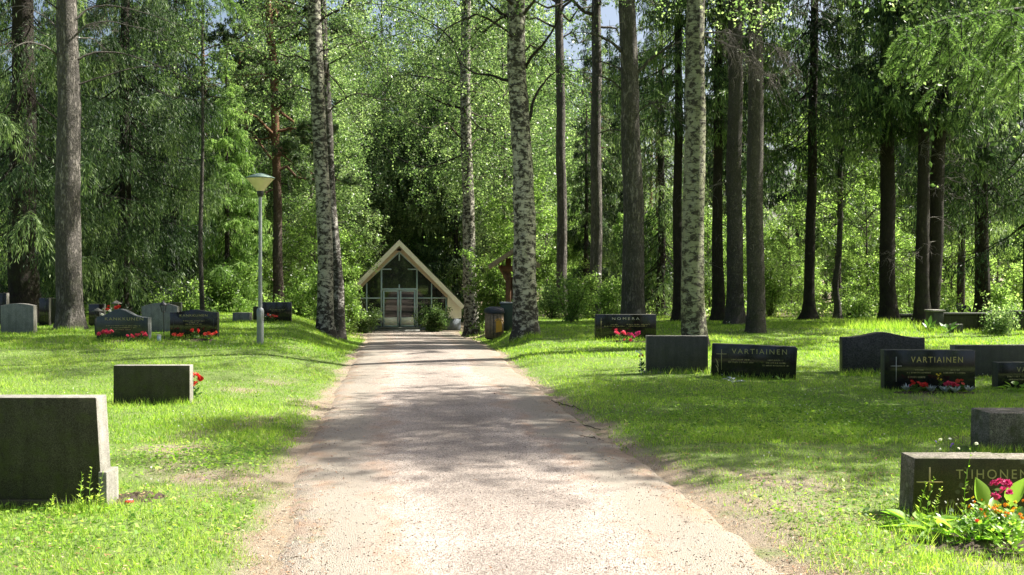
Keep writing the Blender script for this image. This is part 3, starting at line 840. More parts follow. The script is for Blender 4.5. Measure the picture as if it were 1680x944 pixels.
def decid_crown(seed, H, zb, rmax, nl, leaves, ls, droop=0.6, hang=0.15, top=1.0, spread=0.13, axis=None, sub=7, azbias=None, thick=0.02):
    """limbs, twigs (mat 0) and leaves (mat 1) of a broadleaved crown"""
    r_ = np.random.RandomState(seed)
    mb = MB(); tw = []
    for i in range(nl):
        f = (i + r_.rand()) / nl
        z0 = zb + (H - zb) * f ** 1.1 * 0.95
        prof = math.sin(math.pi * min(1, (f * 0.82 + 0.20))) ** 0.7
        L = rmax * prof * (0.6 + 0.6 * r_.rand())
        az = i * 2.4 + r_.rand() * 1.2 if azbias is None else azbias[0] + azbias[1] * r_.randn()
        ax_ = np.array([0.0, 0, z0]) if axis is None else np.array([np.interp(z0, axis[:, 2], axis[:, 0]), np.interp(z0, axis[:, 2], axis[:, 1]), z0])
        P = limb_path(ax_, az, L, 0.65 + 0.5 * r_.rand() - 0.3 * (1 - f), droop * (0.6 + 0.8 * r_.rand()), 9, 0.25, r_)
        mb.tube(P, np.linspace(thick * (0.5 + L * 0.4), 0.006, 9), 5, 0, False)
        for kx in range(sub):
            t = 0.25 + 0.75 * (kx + r_.rand()) / sub
            idx = t * 8; a = int(min(7, idx)); p = P[a] * (1 - (idx - a)) + P[a + 1] * (idx - a)
            d = P[min(8, a + 1)] - P[a]; az2 = math.atan2(d[1], d[0]) + (1 if kx % 2 else -1) * (0.5 + 0.7 * r_.rand())
            L2 = L * (0.28 + 0.25 * r_.rand()) * (1.25 - 0.6 * t)
            P2 = limb_path(p, az2, L2, 0.35 * r_.randn(), droop * 0.9, 5, 0.2, r_)
            mb.tube(P2, np.linspace(0.008, 0.003, 5), 3, 0, False)
            tw.append((P2, L2))
    A = np.array([t[0] for t in tw]); Ls = np.array([t[1] for t in tw])
    pk = r_.choice(len(A), leaves, p=Ls / Ls.sum())
    t = r_.rand(leaves) ** 0.75 * 3.999; a = t.astype(int); f = (t - a)[:, None]
    c = A[pk, a] * (1 - f) + A[pk, a + 1] * f
    tq = np.floor(t * 3.0).astype(int)
    off = r_.randn(len(A), 13, 3)[pk, tq]; sl_ = r_.exponential(hang * 1.6 + 1e-6, (len(A), 13))[pk, tq]
    c = c + off * spread * 0.75 * np.array([1, 1, 0.6]) + r_.randn(leaves, 3) * spread * 0.35
    c[:, 2] -= sl_ * r_.rand(leaves)
    u = unit(r_.randn(leaves, 3) * np.array([1, 1, 0.8]) + np.array([0, 0, -0.5]))
    v = unit(np.cross(u, r_.randn(leaves, 3)))
    s_ = ls * (0.45 + 1.0 * r_.rand(leaves) ** 1.3)[:, None]
    # whole twigs lean lighter or darker, so that a crown shows clumps
    tv = r_.rand(len(A)) * 0.5 + 0.25
    rnd = (tv[pk] + 0.22 * r_.randn(leaves)).clip(0, 1)
    mb.rhomb(c, u * s_, v * s_ * 0.62, 1, rnd)
    return mb

def spruce_crown(seed, H, zb, rmax, quads, ql=0.11, qw=0.02, hang=0.5, whorl=0.34, per=5, lowdead=0, gap=0.0):
    r_ = np.random.RandomState(seed)
    mb = MB(); B = []
    z = zb
    while z < H - 0.3:
        f = (H - z) / (H - zb)
        r = rmax * min(1, f ** 0.75 * 1.02) * (0.55 + 0.45 * min(1, (1 - f) * 8 + 0.35))
        for k in range(per):
            if r_.rand() < gap: continue
            az = r_.rand() * 6.28; L = r * (0.6 + 0.5 * r_.rand()); dr = 0.25 + 0.45 * f + 0.15 * r_.randn()
            B.append((z + 0.1 * r_.randn(), az, L, dr))
        z += whorl * (0.75 + 0.5 * r_.rand()) * (0.55 + 0.45 * f)
    B = np.array(B)
    for (z0, az, L, dr) in B:
        t = np.linspace(0, 1, 6)
        P = np.stack([math.cos(az) * L * t, math.sin(az) * L * t, z0 + L * (-dr * t * 1.3 + dr * 0.75 * t ** 2.4)], -1)
        mb.tube(P, np.linspace(0.012 + 0.006 * L, 0.004, 6), 3, 0, False)
    p = B[:, 2] ** 1.5; p /= p.sum()
    n = quads
    i = r_.choice(len(B), n, p=p)
    z0, az, L, dr = B[i].T
    t = 0.12 + 0.88 * r_.rand(n) ** 0.8
    side = np.where(r_.rand(n) < 0.5, -1, 1)
    ls = (0.42 * L * (1.08 - t) + 0.12) * (0.7 + 0.5 * r_.rand(n))
    wq = r_.rand(n) ** 0.85
    # discrete twigs: quantise t so quads line up along twigs
    nt_ = 9 + 6 * L
    tq = (np.floor(t * nt_) + 0.5) / nt_
    cosa, sina = np.cos(az), np.sin(az)
    base = np.stack([cosa * L * tq, sina * L * tq, z0 + L * (-dr * tq * 1.3 + dr * 0.75 * tq ** 2.4)], -1)
    dxy = np.stack([cosa * 0.55 - sina * side * 0.85, sina * 0.55 + cosa * side * 0.85, np.zeros(n)], -1)
    hg = hang * (0.6 + 0.8 * r_.rand(n))
    c = base + dxy * (ls * wq)[:, None]
    c[:, 2] -= hg * ls * wq ** 1.6 * 1.4
    def hsh(q): 
        h_ = np.sin(i * 12.9898 + np.floor(t * nt_) * 78.233 + side * 3.71 + q * 17.3) * 43758.5453
        return h_ - np.floor(h_)
    isd = r_.rand(n) < 0.62            # branchlets hanging like a fringe under the limb
    lat = hsh(1) ** 0.8; dl = hang * (0.25 + 0.9 * hsh(2)) * (0.35 + 0.65 * L / rmax) * 0.95
    cs = base + dxy * (ls * lat)[:, None]
    cs[:, 2] -= hg * ls * lat ** 1.6 * 1.2 + dl * wq
    c[isd] = cs[isd]
    c += r_.randn(n, 3) * 0.012
    u = dxy.copy(); u[:, 2] = -hg * wq * 1.6
    u[isd] = np.stack([0.18 * r_.randn(isd.sum()), 0.18 * r_.randn(isd.sum()), -np.ones(isd.sum())], -1)
    u = unit(u + 0.22 * r_.randn(n, 3))
    v = unit(np.cross(u, r_.randn(n, 3) + np.array([0, 0, 1.5])))
    sc_ = (0.7 + 0.6 * r_.rand(n))[:, None]
    tv = r_.rand(len(B)) * 0.55 + 0.0
    rnd = (tv[i] + 0.35 * wq * (t > 0.5) + 0.15 * r_.randn(n)).clip(0, 1)
    mb.rhomb(c, u * ql * sc_, v * qw * sc_, 1, rnd)
    return mb

def pine_crown(seed, H, zb, rmax, nl, tufts, needles=16, nl_=0.09, nw=0.011, axis=None, up=0.3):
    r_ = np.random.RandomState(seed)
    mb = MB(); tw = []
    for i in range(nl):
        f = (i + r_.rand()) / nl
        z0 = zb + (H - zb) * f * 0.97
        L = rmax * (1 - 0.55 * f) * (0.5 + 0.6 * r_.rand()); az = i * 2.4 + r_.rand()
        ax_ = np.array([0.0, 0, z0]) if axis is None else np.array([np.interp(z0, axis[:, 2], axis[:, 0]), np.interp(z0, axis[:, 2], axis[:, 1]), z0])
        P = limb_path(ax_, az, L, up + 0.3 * r_.randn(), 0.2, 8, 0.35, r_)
        mb.tube(P, np.linspace(0.02 + 0.018 * L, 0.008, 8), 5, 0, False)
        for kx in range(8):
            t = 0.35 + 0.65 * r_.rand(); idx = t * 7; a = int(min(6, idx)); p = P[a] * (1 - (idx - a)) + P[a + 1] * (idx - a)
            az2 = az + (1 if kx % 2 else -1) * (0.3 + 0.8 * r_.rand()); L2 = L * (0.18 + 0.25 * r_.rand())
            P2 = limb_path(p, az2, L2, 0.25 + 0.2 * r_.randn(), 0.0, 5, 0.3, r_)
            mb.tube(P2, np.linspace(0.012, 0.005, 5), 3, 0, False)
            tw.append((P2, L2))
    A = np.array([t[0] for t in tw]); Ls = np.array([t[1] for t in tw])
    pk = r_.choice(len(A), tufts, p=Ls / Ls.sum()); t = (0.25 + 0.75 * r_.rand(tufts)) * 3.999; a = t.astype(int); f = (t - a)[:, None]
    c0 = A[pk, a] * (1 - f) + A[pk, a + 1] * f + r_.randn(tufts, 3) * 0.11 * np.array([1, 1, 0.6])
    ax2 = unit(r_.randn(tufts, 3) + np.array([0, 0, 1.0]))
    d = unit(np.repeat(ax2, needles, 0) * 0.7 + r_.randn(tufts * needles, 3))
    ln = nl_ * (0.7 + 0.6 * r_.rand(len(d)))[:, None]
    c = np.repeat(c0, needles, 0) + d * ln * 0.5
    v = unit(np.cross(d, r_.randn(len(d), 3))) * nw
    mb.rhomb(c, d * ln * 0.5, v, 1, (np.repeat(r_.rand(tufts) * 0.6 + 0.15, needles) + 0.15 * r_.randn(len(d))).clip(0, 1))
    return mb

def bare_branch(parent, pts, r0, mat='grey_bark', twigs=0, tl=0.35, seed=0, name='branch', droop=0.5, k=1.0):
    """pts local 3D points; with side twigs"""
    r_ = np.random.RandomState(seed + 5)
    pts = np.asarray(pts, float)
    s = np.linspace(0, 1, len(pts)); t = np.linspace(0, 1, 18)
    P = np.stack([np.interp(t, s, pts[:, i]) for i in range(3)], -1)
    for _ in range(3): P[1:-1] = 0.25 * P[:-2] + 0.5 * P[1:-1] + 0.25 * P[2:]
    P[1:] += np.cumsum(r_.randn(17, 3) * 0.006, axis=0) * k
    mb = MB(); mb.tube(P, np.linspace(r0, max(0.004, r0 * 0.18), 18), 6, 0)
    for i in range(twigs):
        a = int(3 + r_.rand() * 14)
        d = unit(P[min(17, a + 1)] - P[a - 1]) ; az = math.atan2(d[1], d[0]) + r_.choice([-1, 1]) * (0.4 + 0.8 * r_.rand())
        L = tl * (0.5 + r_.rand())
        P2 = limb_path(P[a], az, L, 0.3 * r_.randn(), droop, 6, 0.4, r_)
        mb.tube(P2, np.linspace(0.006, 0.002, 6) * max(1, k), 3, 0, False)
        for j in range(3):
            b = 1 + int(r_.rand() * 4)
            P3 = limb_path(P2[b], az + r_.randn(), L * 0.4, 0.2 * r_.randn(), droop * 1.5, 4, 0.4, r_)
            mb.tube(P3, np.linspace(0.004, 0.0015, 4) * max(1, k), 3, 0, False)
    return mb.build(name, M[mat], parent, True)

def hero(name, label, cat, D, pts, H, bark, flare=0.5, seed=0, zb=None, rough=0.05, roots=5, group=None):
    x = wx(pts[0][0], D)
    z = Z(x, D) if zb is None else zb
    bx, P, Rr = trunk_points(D, pts, H, z)
    root = empty(name, (bx, D, z), 0, label, cat, group)
    me, pc, rr = trunk_mesh(P, Rr, flare, 18, 0.18, rough, seed, 'trunk', M[bark], roots)
    link('trunk', me, root)
    root_pc[root.name] = pc
    return root, pc
root_pc = {}
def L3(root, D, lst):
    """photo (px, py, depth offset) -> local points of a thing"""
    o = root.location
    return [((px - 840) * (D + dy) / F - o.x, D + dy - o.y, wz(py, D + dy) - o.z) for px, py, dy in lst]

# --- left pine with bare arching branches
DT = 23.0
T, pc = hero('pine_tree', 'tall grey-brown pine with bare arching branches on the left lawn', 'pine', DT,
             [(115, 546, 44), (113, 500, 41), (113, 300, 38), (111, 120, 34), (110, 0, 31)], 19, 'pine_bark', 0.35, 1)
for i, (p, r0, tw) in enumerate([
    ([(96, 95, 0), (78, 78, -.4), (45, 68, -.8), (0, 92, -1.4)], 0.030, 6),
    ([(98, 52, 0), (80, 32, .3), (40, 12, .6), (12, 14, .9)], 0.026, 8),
    ([(100, 22, 0), (88, 10, -.2), (50, -12, -.6), (20, -20, -.9)], 0.026, 3),
    ([(124, 98, 0), (155, 86, .2), (200, 88, .5), (250, 105, .8), (320, 135, 1.2)], 0.030, 7),
    ([(124, 58, 0), (140, 42, -.2), (175, 34, -.4), (230, 44, -.6), (278, 60, -.8)], 0.026, 16),
    ([(124, 32, 0), (140, 14, .2), (175, 6, .4), (240, 22, .8), (310, 48, 1.2)], 0.028, 10),
    ([(125, 140, 0), (160, 128, .2), (215, 113, .5), (260, 108, .8), (300, 113, 1.1)], 0.024, 5),
    ([(124, 62, 0), (150, 62, .3), (165, 72, .5), (178, 84, .7)], 0.016, 3)]):
    bare_branch(T, L3(T, DT, p), r0, 'dead_and_lit_twig' if i in (0, 1, 4, 7) else 'grey_bark', tw, 0.35, i)  # paler bark on some branches stands in for sunlight on them
link('crown', pine_crown(101, 19, 9, 3.2, 26, 1500, 14, 0.11, 0.014, pc).mesh('pine_crown', [M['pine_bark'], M['pine_needle']]), T)

# --- red-stemmed pine behind the lamp
DT = 38.0
T, pc = hero('pine_tree', 'slender pine with an orange-red upper stem behind the street lamp', 'pine', DT,
             [(457, 512, 19), (457, 470, 17), (455, 350, 14), (452, 200, 13), (447, 90, 12), (438, -20, 11)], 20, 'pine_bark_red', 0.2, 2, rough=0.04)
mbp = pine_crown(102, 20, 5.2, 3.0, 44, 7500, 16, 0.12, 0.018, pc, 0.15)
link('crown', mbp.mesh('pine_crown', [M['pine_bark_red'], M['pine_needle']]), T)
for i, p in enumerate([[(452, 95, 0), (438, 70, 0), (432, 30, 0), (430, -10, 0)], [(452, 215, 0), (440, 228, .3), (420, 232, .5), (398, 226, .8)], [(456, 215, 0), (480, 213, .3), (505, 210, .6)], [(450, 122, 0), (425, 120, -.5), (390, 124, -1), (345, 145, -1.5)], [(453, 310, 0), (438, 318, -.3), (428, 326, -.6)]]):
    bare_branch(T, L3(T, DT, p), 0.05, 'pine_bark_red', 4, 0.5, 20 + i, k=2)

# --- birches
def birch(D, pts, H, mat, label, seed, zb, rmax, nl, leaves, ls=0.034, flare=0.3, rough=0.06, droop=0.7, hang=0.25):
    T, pc = hero('birch_tree', label, 'birch', D, pts, H, mat, flare, seed, rough=rough)
    mbc = decid_crown(seed + 200, H, zb, rmax, nl, leaves, ls, droop, hang, axis=pc, sub=9, spread=0.16)
    link('crown', mbc.mesh('birch_crown', [M['twig'], M['birch_leaf']]), T)
    return T, pc
TB1, _ = birch(27, [(536, 534, 30), (534, 490, 26), (531, 330, 24), (520, 150, 23), (516, 0, 21)], 17, 'birch_bark', 'straight white-barked birch left of the chapel', 11, 7.0, 3.0, 26, 15000)
TB2, _ = birch(29, [(556, 532, 24), (552, 440, 18), (543, 330, 17), (536, 180, 16), (528, 20, 15)], 16, 'birch_bark_dark', 'darker leaning birch just behind the straight white birch', 12, 6.6, 3.0, 22, 12000)
TB3, _ = birch(42, [(774, 547, 27), (772, 500, 23), (768, 330, 19), (763, 160, 17), (765, 0, 15)], 22, 'birch_bark', 'slim black and white birch at the right corner of the chapel', 13, 6.6, 4.0, 34, 26000, ls=0.045)
for i, p in enumerate([
    [(760, 145, 0), (735, 132, .3), (690, 124, .6), (655, 118, .9), (620, 148, 1.2)],
    [(757, 178, 0), (725, 170, -.2), (690, 152, -.4), (670, 140, -.6)],
    [(760, 90, 0), (740, 62, .3), (700, 30, .6), (640, 8, .9), (580, 5, 1.2)],
    [(757, 255, 0), (730, 268, .2), (695, 277, .4), (640, 255, .7), (560, 160, 1.2)],
    [(770, 190, 0), (780, 205, -.3), (800, 216, -.6), (835, 228, -.8)],
    [(765, 130, 0), (755, 100, .1), (735, 50, .3), (722, -5, .5)]]):
    bare_branch(TB3, L3(TB3, 42, p), 0.05, 'spruce_bark', 6, 0.7, 40 + i, k=1.5)
TB4, pcb = birch(23, [(862, 553, 45), (861, 500, 40), (862, 400, 37), (858, 280, 33), (848, 140, 31), (848, 0, 28)], 18, 'birch_bark', 'thickest birch with rough black and white bark beside the path end', 14, 6.6, 3.8, 32, 24000, flare=0.25, rough=0.09)
for i, p in enumerate([
    [(862, 112, 0), (872, 92, -.2), (898, 62, -.5), (915, 30, -.8), (920, -20, -1)],
    [(838, 134, 0), (812, 126, .2), (780, 122, .5), (752, 100, .8)],
    [(868, 196, 0), (880, 160, .3), (900, 130, .6), (930, 108, .9)],
    [(832, 30, 0), (815, 15, -.2), (790, -10, -.4)]]):
    bare_branch(TB4, L3(TB4, 23, p), 0.045, 'spruce_bark', 5, 0.6, 50 + i, k=1.3)
TB5, _ = birch(20, [(1140, 552, 44), (1137, 500, 38), (1138, 350, 36), (1140, 180, 33), (1142, 0, 29)], 16, 'birch_bark_mossy', 'mossy grey-green birch behind the plain grey gravestone back', 15, 7.4, 2.8, 22, 13000, flare=0.3)
bare_branch(TB5, L3(TB5, 20, [(1150, 55, 0), (1185, 53, -.3), (1225, 62, -.6), (1270, 75, -.9), (1283, 92, -1)]), 0.022, 'dead_and_lit_twig', 46, 0.42, 61, droop=1.0)
bare_branch(TB5, L3(TB5, 20, [(1150, 58, 0), (1180, 66, .2), (1215, 80, .4), (1245, 108, .6), (1262, 125, .7)]), 0.016, 'dead_and_lit_twig', 40, 0.40, 62, droop=1.2)

# --- pines on the right half
def pine(D, pts, label, seed, H=20, bark='pine_bark', zb=10, flare=0.3, branches=(), bk='pine_bark', cl=26, tufts=1300, r=3.2):
    T, pc = hero('pine_tree', label, 'pine', D, pts, H, bark, flare, seed)
    link('crown', pine_crown(seed + 300, H, zb, r, cl, tufts, 14, 0.12, 0.015, pc).mesh('pine_crown', [M[bark], M['pine_needle']]), T)
    for i, (p, r0, tw) in enumerate(branches):
        bare_branch(T, L3(T, D, p), r0, bk, tw, 0.5, seed * 7 + i, k=1.4)
    return T
pine(40, [(922, 505, 18), (922, 400, 17), (920, 200, 15), (917, 0, 13)], 'distant straight pine seen just right of the thickest birch', 21, 22, zb=11)
pine(34, [(978, 505, 20), (978, 400, 19), (978, 200, 17), (979, 0, 15)], 'straight grey pine rising behind the bright bushes', 22, 22, zb=10)
pine(26, [(1040, 530, 42), (1039, 480, 37), (1038, 300, 33), (1033, 130, 29), (1028, 0, 27)], 'broad grey-brown pine directly behind the gravestone marked NOMERA', 23, 20, zb=9,
     branches=[([(1022, 88, 0), (1005, 70, -.3), (975, 52, -.6), (945, 48, -.9)], 0.05, 3),
               ([(1024, 118, 0), (1000, 104, .2), (970, 98, .5), (930, 100, .8)], 0.035, 3),
               ([(1024, 150, 0), (1000, 130, -.2), (960, 120, -.4), (905, 118, -.6)], 0.03, 4),
               ([(1022, 215, 0), (1000, 210, .2), (960, 225, .5), (900, 252, .8)], 0.026, 4),
               ([(1045, 120, 0), (1070, 95, -.2), (1105, 72, -.5), (1150, 60, -.8)], 0.05, 4),
               ([(1046, 185, 0), (1065, 170, -.3), (1095, 170, -.5), (1115, 195, -.7)], 0.022, 14)])
pine(28, [(1206, 530, 34), (1205, 480, 27), (1205, 300, 25), (1206, 120, 23), (1207, 0, 22)], 'smooth grey pine, left one of the pair behind the first VARTIAINEN stone', 24, 21, 'grey_bark', 10, 0.4,
     branches=[([(1215, 215, 0), (1235, 240, -.4), (1262, 262, -.8)], 0.014, 12), ([(1196, 300, 0), (1178, 300, -.4), (1150, 318, -.8)], 0.02, 6)], bk='dead_and_lit_twig')
pine(24, [(1240, 543, 32), (1239, 480, 29), (1239, 300, 27), (1239, 120, 24), (1240, 0, 22)], 'smooth grey pine, right and nearer one of the pair', 25, 20, 'grey_bark', 9.5, 0.2,
     branches=[([(1250, 45, 0), (1275, 22, -.3), (1310, 8, -.6), (1345, 14, -.9)], 0.02, 9), ([(1248, 150, 0), (1270, 120, -.3), (1290, 110, -.6)], 0.014, 8)], bk='dead_and_lit_twig')

# --- dark spruces with bare lower stems (right half)
def stem_spruce(D, pts, label, seed, H=22, zb=5.2, r=2.6, quads=26000, flare=0.6, hang=0.6):
    T, pc = hero('spruce_tree', label, 'spruce', D, pts, H, 'spruce_bark', flare, seed)
    link('crown', spruce_crown(seed + 400, H, zb, r, quads, 0.10, 0.017, hang, 0.40, 4, gap=0.15).mesh('spruce_crown', [M['spruce_bark'], M['spruce_needle']]), T)
    r_ = np.random.RandomState(seed)
    for b in range(7):                       # dead lower branches
        zz = 1.8 + (zb - 1.2) * (b + r_.rand()) / 7; az = r_.rand() * 6.28; L_ = 0.7 + 1.0 * r_.rand()
        P = limb_path((np.interp(zz, pc[:, 2], pc[:, 0]), np.interp(zz, pc[:, 2], pc[:, 1]), zz), az, L_, 0.1 - 0.3 * r_.rand(), 0.15, 6, 0.2, r_)
        bare_branch(T, P, 0.016, 'dead_and_lit_twig', 7, 0.35, seed * 10 + b, k=1.5)
    return T
stem_spruce(31, [(1112, 528, 18), (1112, 300, 14), (1114, 0, 11)], 'dark slim spruce stem left of the mossy birch', 31, zb=6.5)
stem_spruce(31, [(1178, 528, 22), (1177, 300, 15), (1180, 0, 12)], 'dark slim spruce stem right of the mossy birch', 32, zb=7)
stem_spruce(32, [(1327, 530, 22), (1327, 480, 17), (1332, 300, 15), (1335, 100, 13), (1336, 0, 12)], 'black spruce stem with a wide root flare, in front of the bright green thicket', 33, zb=5.5, flare=1.1)
stem_spruce(29, [(1458, 533, 32), (1457, 480, 25), (1456, 300, 23), (1454, 120, 19), (1453, 0, 18)], 'thick dark spruce stem standing left of the low cemetery wall', 34, zb=6.0, r=3.0, quads=34000)
stem_spruce(27, [(1515, 537, 30), (1514, 480, 22), (1513, 350, 20), (1518, 150, 15), (1520, 0, 14)], 'left stem of the dark twin spruces at the end of the low wall', 35, zb=6.4)
stem_spruce(27.4, [(1528, 537, 26), (1531, 480, 22), (1538, 300, 22), (1548, 120, 18), (1553, 0, 17)], 'right, leaning stem of the dark twin spruces at the end of the low wall', 36, zb=6.2)
stem_spruce(33, [(1611, 520, 26), (1611, 400, 21), (1611, 300, 19), (1613, 150, 16)], 'dark spruce stem behind the low wall near the right edge', 37, zb=4.6, r=3.4, quads=36000)
# curved thin rowan stem
T, pc = hero('rowan_tree', 'thin dark crooked stem right of the black flared spruce', 'tree', 33, [(1374, 530, 15), (1374, 500, 11), (1369, 470, 10), (1377, 420, 9), (1379, 360, 9), (1377, 280, 8), (1383, 220, 6)], 8.5, 'grey_bark', 0.4, 38)
link('crown', decid_crown(438, 8.5, 3.2, 2.2, 16, 6000, 0.05, 0.5, 0.08, axis=pc).mesh('rowan_crown', [M['twig'], M['bush_leaf']]), T)
T, pc = hero('young_tree', 'thin bare dark stem standing alone on the left, behind the pale arched gravestone', 'tree', 27, [(331, 520, 8), (330, 400, 7), (331, 310, 6)], 9, 'grey_bark', 0.2, 39)
link('crown', decid_crown(439, 9, 6.0, 1.2, 10, 2500, 0.04, 0.5, 0.08, axis=pc).mesh('young_crown', [M['twig'], M['birch_leaf']]), T)

# --- big left spruce with thick stem, and its neighbours with boughs hanging to the ground
def full_spruce(px, D, H, zb, r, quads, label, seed, wpx=None, hang=0.9, mat='spruce_needle', ql=0.075, qw=0.011, group=None):
    x = wx(px, D); z = Z(x, D)
    T = empty('spruce_tree', (x, D, z), 0, label, 'spruce', group)
    wr = (wpx or 14) * D / F / 2
    me, pc, rr = trunk_mesh(np.array([(0, 0, -0.15), (0, 0, 1.2), (0, 0, H * 0.5), (0, 0, H)]), np.array([wr * 1.15, wr, wr * 0.6, 0.02]), 0.5, 14, 0.25, 0.05, seed, 'trunk', M['spruce_bark'])
    link('trunk', me, T)
    link('crown', spruce_crown(seed + 500, H, zb, r, quads, ql, qw, hang, 0.5, 4).mesh('spruce_crown', [M['spruce_bark'], M[mat]]), T)
    return T
full_spruce(38, 26, 21, 2.6, 3.6, 90000, 'huge dark spruce with a thick stem at the left edge', 51, 46)
full_spruce(205, 30, 22, 0.9, 3.5, 130000, 'tall spruce with long drooping green boughs right of the grey-brown left pine', 52, 20)
full_spruce(120, 33, 22, 1.5, 3.3, 60000, 'dark spruce directly behind the left pine', 53, 20)
full_spruce(-40, 31, 20, 1.5, 3.5, 50000, 'dark spruce cut by the left edge', 54, 20)
full_spruce(287, 37, 17, 1.0, 2.6, 50000, 'mid green spruce between the two KANKKUNEN stones, further back', 55, 14)
full_spruce(372, 34, 9.5, 0.6, 2.0, 42000, 'bright young spruce left of the street lamp', 56, 9, 0.5, 'spruce_fresh')
full_spruce(318, 39, 8.0, 0.6, 2.0, 36000, 'smaller bright young spruce further left of the lamp', 57, 9, 0.5, 'spruce_fresh')
full_spruce(962, 42, 9.0, 0.8, 1.9, 40000, 'dark young spruce between the two straight right-hand pines', 58, 10, 0.5)
full_spruce(1690, 31, 18, 3.2, 4.2, 60000, 'grey-green spruce spreading its boughs at the right edge', 59, 20, 0.7)
full_spruce(1085, 37, 18, 0.8, 2.6, 50000, 'dark spruce filling the gap behind the broad pine', 60, 14)

# --- prototypes for the forest behind
def proto_decid(name, seed, H, zb, r, nl, leaves, ls, bark, leafmat, tw=0.11, **kw):
    me, pc, rr = trunk_mesh(np.array([(0, 0, -0.3), (0, 0, 1), (0.1, 0, H * 0.5), (0.25, 0.1, H)]), np.array([tw * 1.2, tw, tw * 0.6, 0.01]), 0.3, 10, 0.4, 0.05, seed, name + '_trunk', M[bark])
    cm = decid_crown(seed, H, zb, r, nl, leaves, ls, axis=pc, **kw).mesh(name + '_crown', [M['twig'], M[leafmat]])
    return me, cm
def proto_spruce(name, seed, H, zb, r, quads, tw=0.16, mat='spruce_needle', **kw):
    me, pc, rr = trunk_mesh(np.array([(0, 0, -0.3), (0, 0, 1), (0, 0, H * 0.5), (0, 0, H)]), np.array([tw * 1.2, tw, tw * 0.6, 0.01]), 0.4, 10, 0.5, 0.05, seed, name + '_trunk', M['spruce_bark'])
    return me, spruce_crown(seed, H, zb, r, quads, 0.14, 0.026, **kw).mesh(name + '_crown', [M['spruce_bark'], M[mat]])
PR = {
 'birch_a': proto_decid('birch', 701, 17, 5.0, 3.4, 34, 26000, 0.055, 'birch_bark', 'birch_leaf', 0.12, droop=0.8, hang=0.3, sub=8, spread=0.2),
 'birch_b': proto_decid('birch', 702, 15, 3.4, 3.2, 34, 26000, 0.055, 'birch_bark_dark', 'birch_leaf', 0.10, droop=0.9, hang=0.35, sub=8, spread=0.2),
 'birch_c': proto_decid('birch', 711, 19, 6.2, 4.2, 40, 42000, 0.055, 'birch_bark', 'birch_leaf', 0.12, droop=0.8, hang=0.4, sub=9, spread=0.22),
 'young_a': proto_decid('young', 703, 6.5, 0.6, 1.9, 30, 13000, 0.05, 'grey_bark', 'bush_leaf', 0.05, droop=0.4, hang=0.1, sub=7, spread=0.14),
 'young_b': proto_decid('young', 704, 5.0, 0.4, 1.7, 28, 11000, 0.05, 'grey_bark', 'bush_leaf', 0.045, droop=0.5, hang=0.1, sub=7, spread=0.14),
 'spruce_a': proto_spruce('spruce', 705, 21, 0.8, 3.2, 32000, hang=0.8, whorl=0.42, per=5),
 'spruce_b': proto_spruce('spruce', 706, 23, 4.2, 3.0, 28000, hang=0.7, whorl=0.45, per=5, gap=0.1),
 'spruce_c': proto_spruce('spruce', 707, 19, 7.0, 2.8, 20000, hang=0.6, whorl=0.5, per=5, gap=0.15),
 'spruce_s': proto_spruce('spruce', 708, 7, 0.3, 1.8, 18000, 0.07, 'spruce_fresh', hang=0.45, whorl=0.3, per=5),
}
def _pp(seed, H, zb):
    me, pc, rr = trunk_mesh(np.array([(0, 0, -0.3), (0, 0, 1), (0.1, 0, H * 0.5), (0.3, 0.1, H)]), np.array([0.2, 0.17, 0.12, 0.02]), 0.3, 10, 0.4, 0.05, seed, 'pine_trunk', M['pine_bark_red'])
    return me, pine_crown(seed, H, zb, 2.8, 26, 1100, 12, 0.15, 0.022, pc).mesh('pine_crown', [M['pine_bark_red'], M['pine_needle']])
PR['pine_a'] = _pp(709, 20, 10)
PR['pine_b'] = _pp(710, 18, 8)
KINDN = {'birch': ('birch_tree', 'birch'), 'young': ('young_tree', 'young tree'), 'spruce': ('spruce_tree', 'spruce'), 'pine': ('pine_tree', 'pine')}
placed = []
def plant(kind, px, D, s, label, group, rz=None, x=None):
    tr, cr = PR[kind]
    nm, cat = KINDN[kind.split('_')[0]]
    if kind == 'spruce_s': nm, cat = 'spruce_sapling', 'young spruce'
    X = wx(px, D) if x is None else x
    o = empty(nm, (X, D, Z(X, D)), random.random() * 6.28 if rz is None else rz, label, cat, group)
    s2 = s * (0.92 + 0.16 * random.random())
    o.scale = (s, s, s2)
    link('trunk', tr, o); link('crown', cr, o)
    placed.append((X, D))
    return o
def zone(kinds, px0, px1, d0, d1, n, s0, s1, labels, group, mind=1.6):
    c = 0; tries = 0
    while c < n and tries < 600:
        tries += 1
        D = math.sqrt(d0 ** 2 + random.random() * (d1 ** 2 - d0 ** 2)); px = px0 + random.random() * (px1 - px0)
        X = wx(px, D)
        if any((X - a) ** 2 + (D - b) ** 2 < mind ** 2 for a, b in placed): continue
        if D < 68 and -12.0 < X < -1.6 and D > 52: continue
        kd = random.choice(kinds)
        plant(kd, px, D, s0 + random.random() * (s1 - s0), labels[kd.split('_')[0]] if kd != 'spruce_s' else labels.get('sapling', 'small bright spruce sapling at the forest edge'), group + ', ' + ('spruce saplings' if kd == 'spruce_s' else {'birch': 'birches', 'spruce': 'spruces', 'pine': 'pines', 'young': 'young trees'}[kd.split('_')[0]]))
        c += 1
def LB(where):
    return {'birch': 'leafy birch in the forest ' + where, 'young': 'bright green young broadleaved tree ' + where, 'spruce': 'dark spruce in the forest ' + where, 'pine': 'high-crowned pine in the forest ' + where, 'sapling': 'small bright spruce sapling ' + where}
zone(['young_a', 'young_b', 'spruce_s'], 250, 520, 38, 48, 11, 0.7, 1.0, LB('at the forest edge behind the lamp'), 'forest edge behind the lamp')
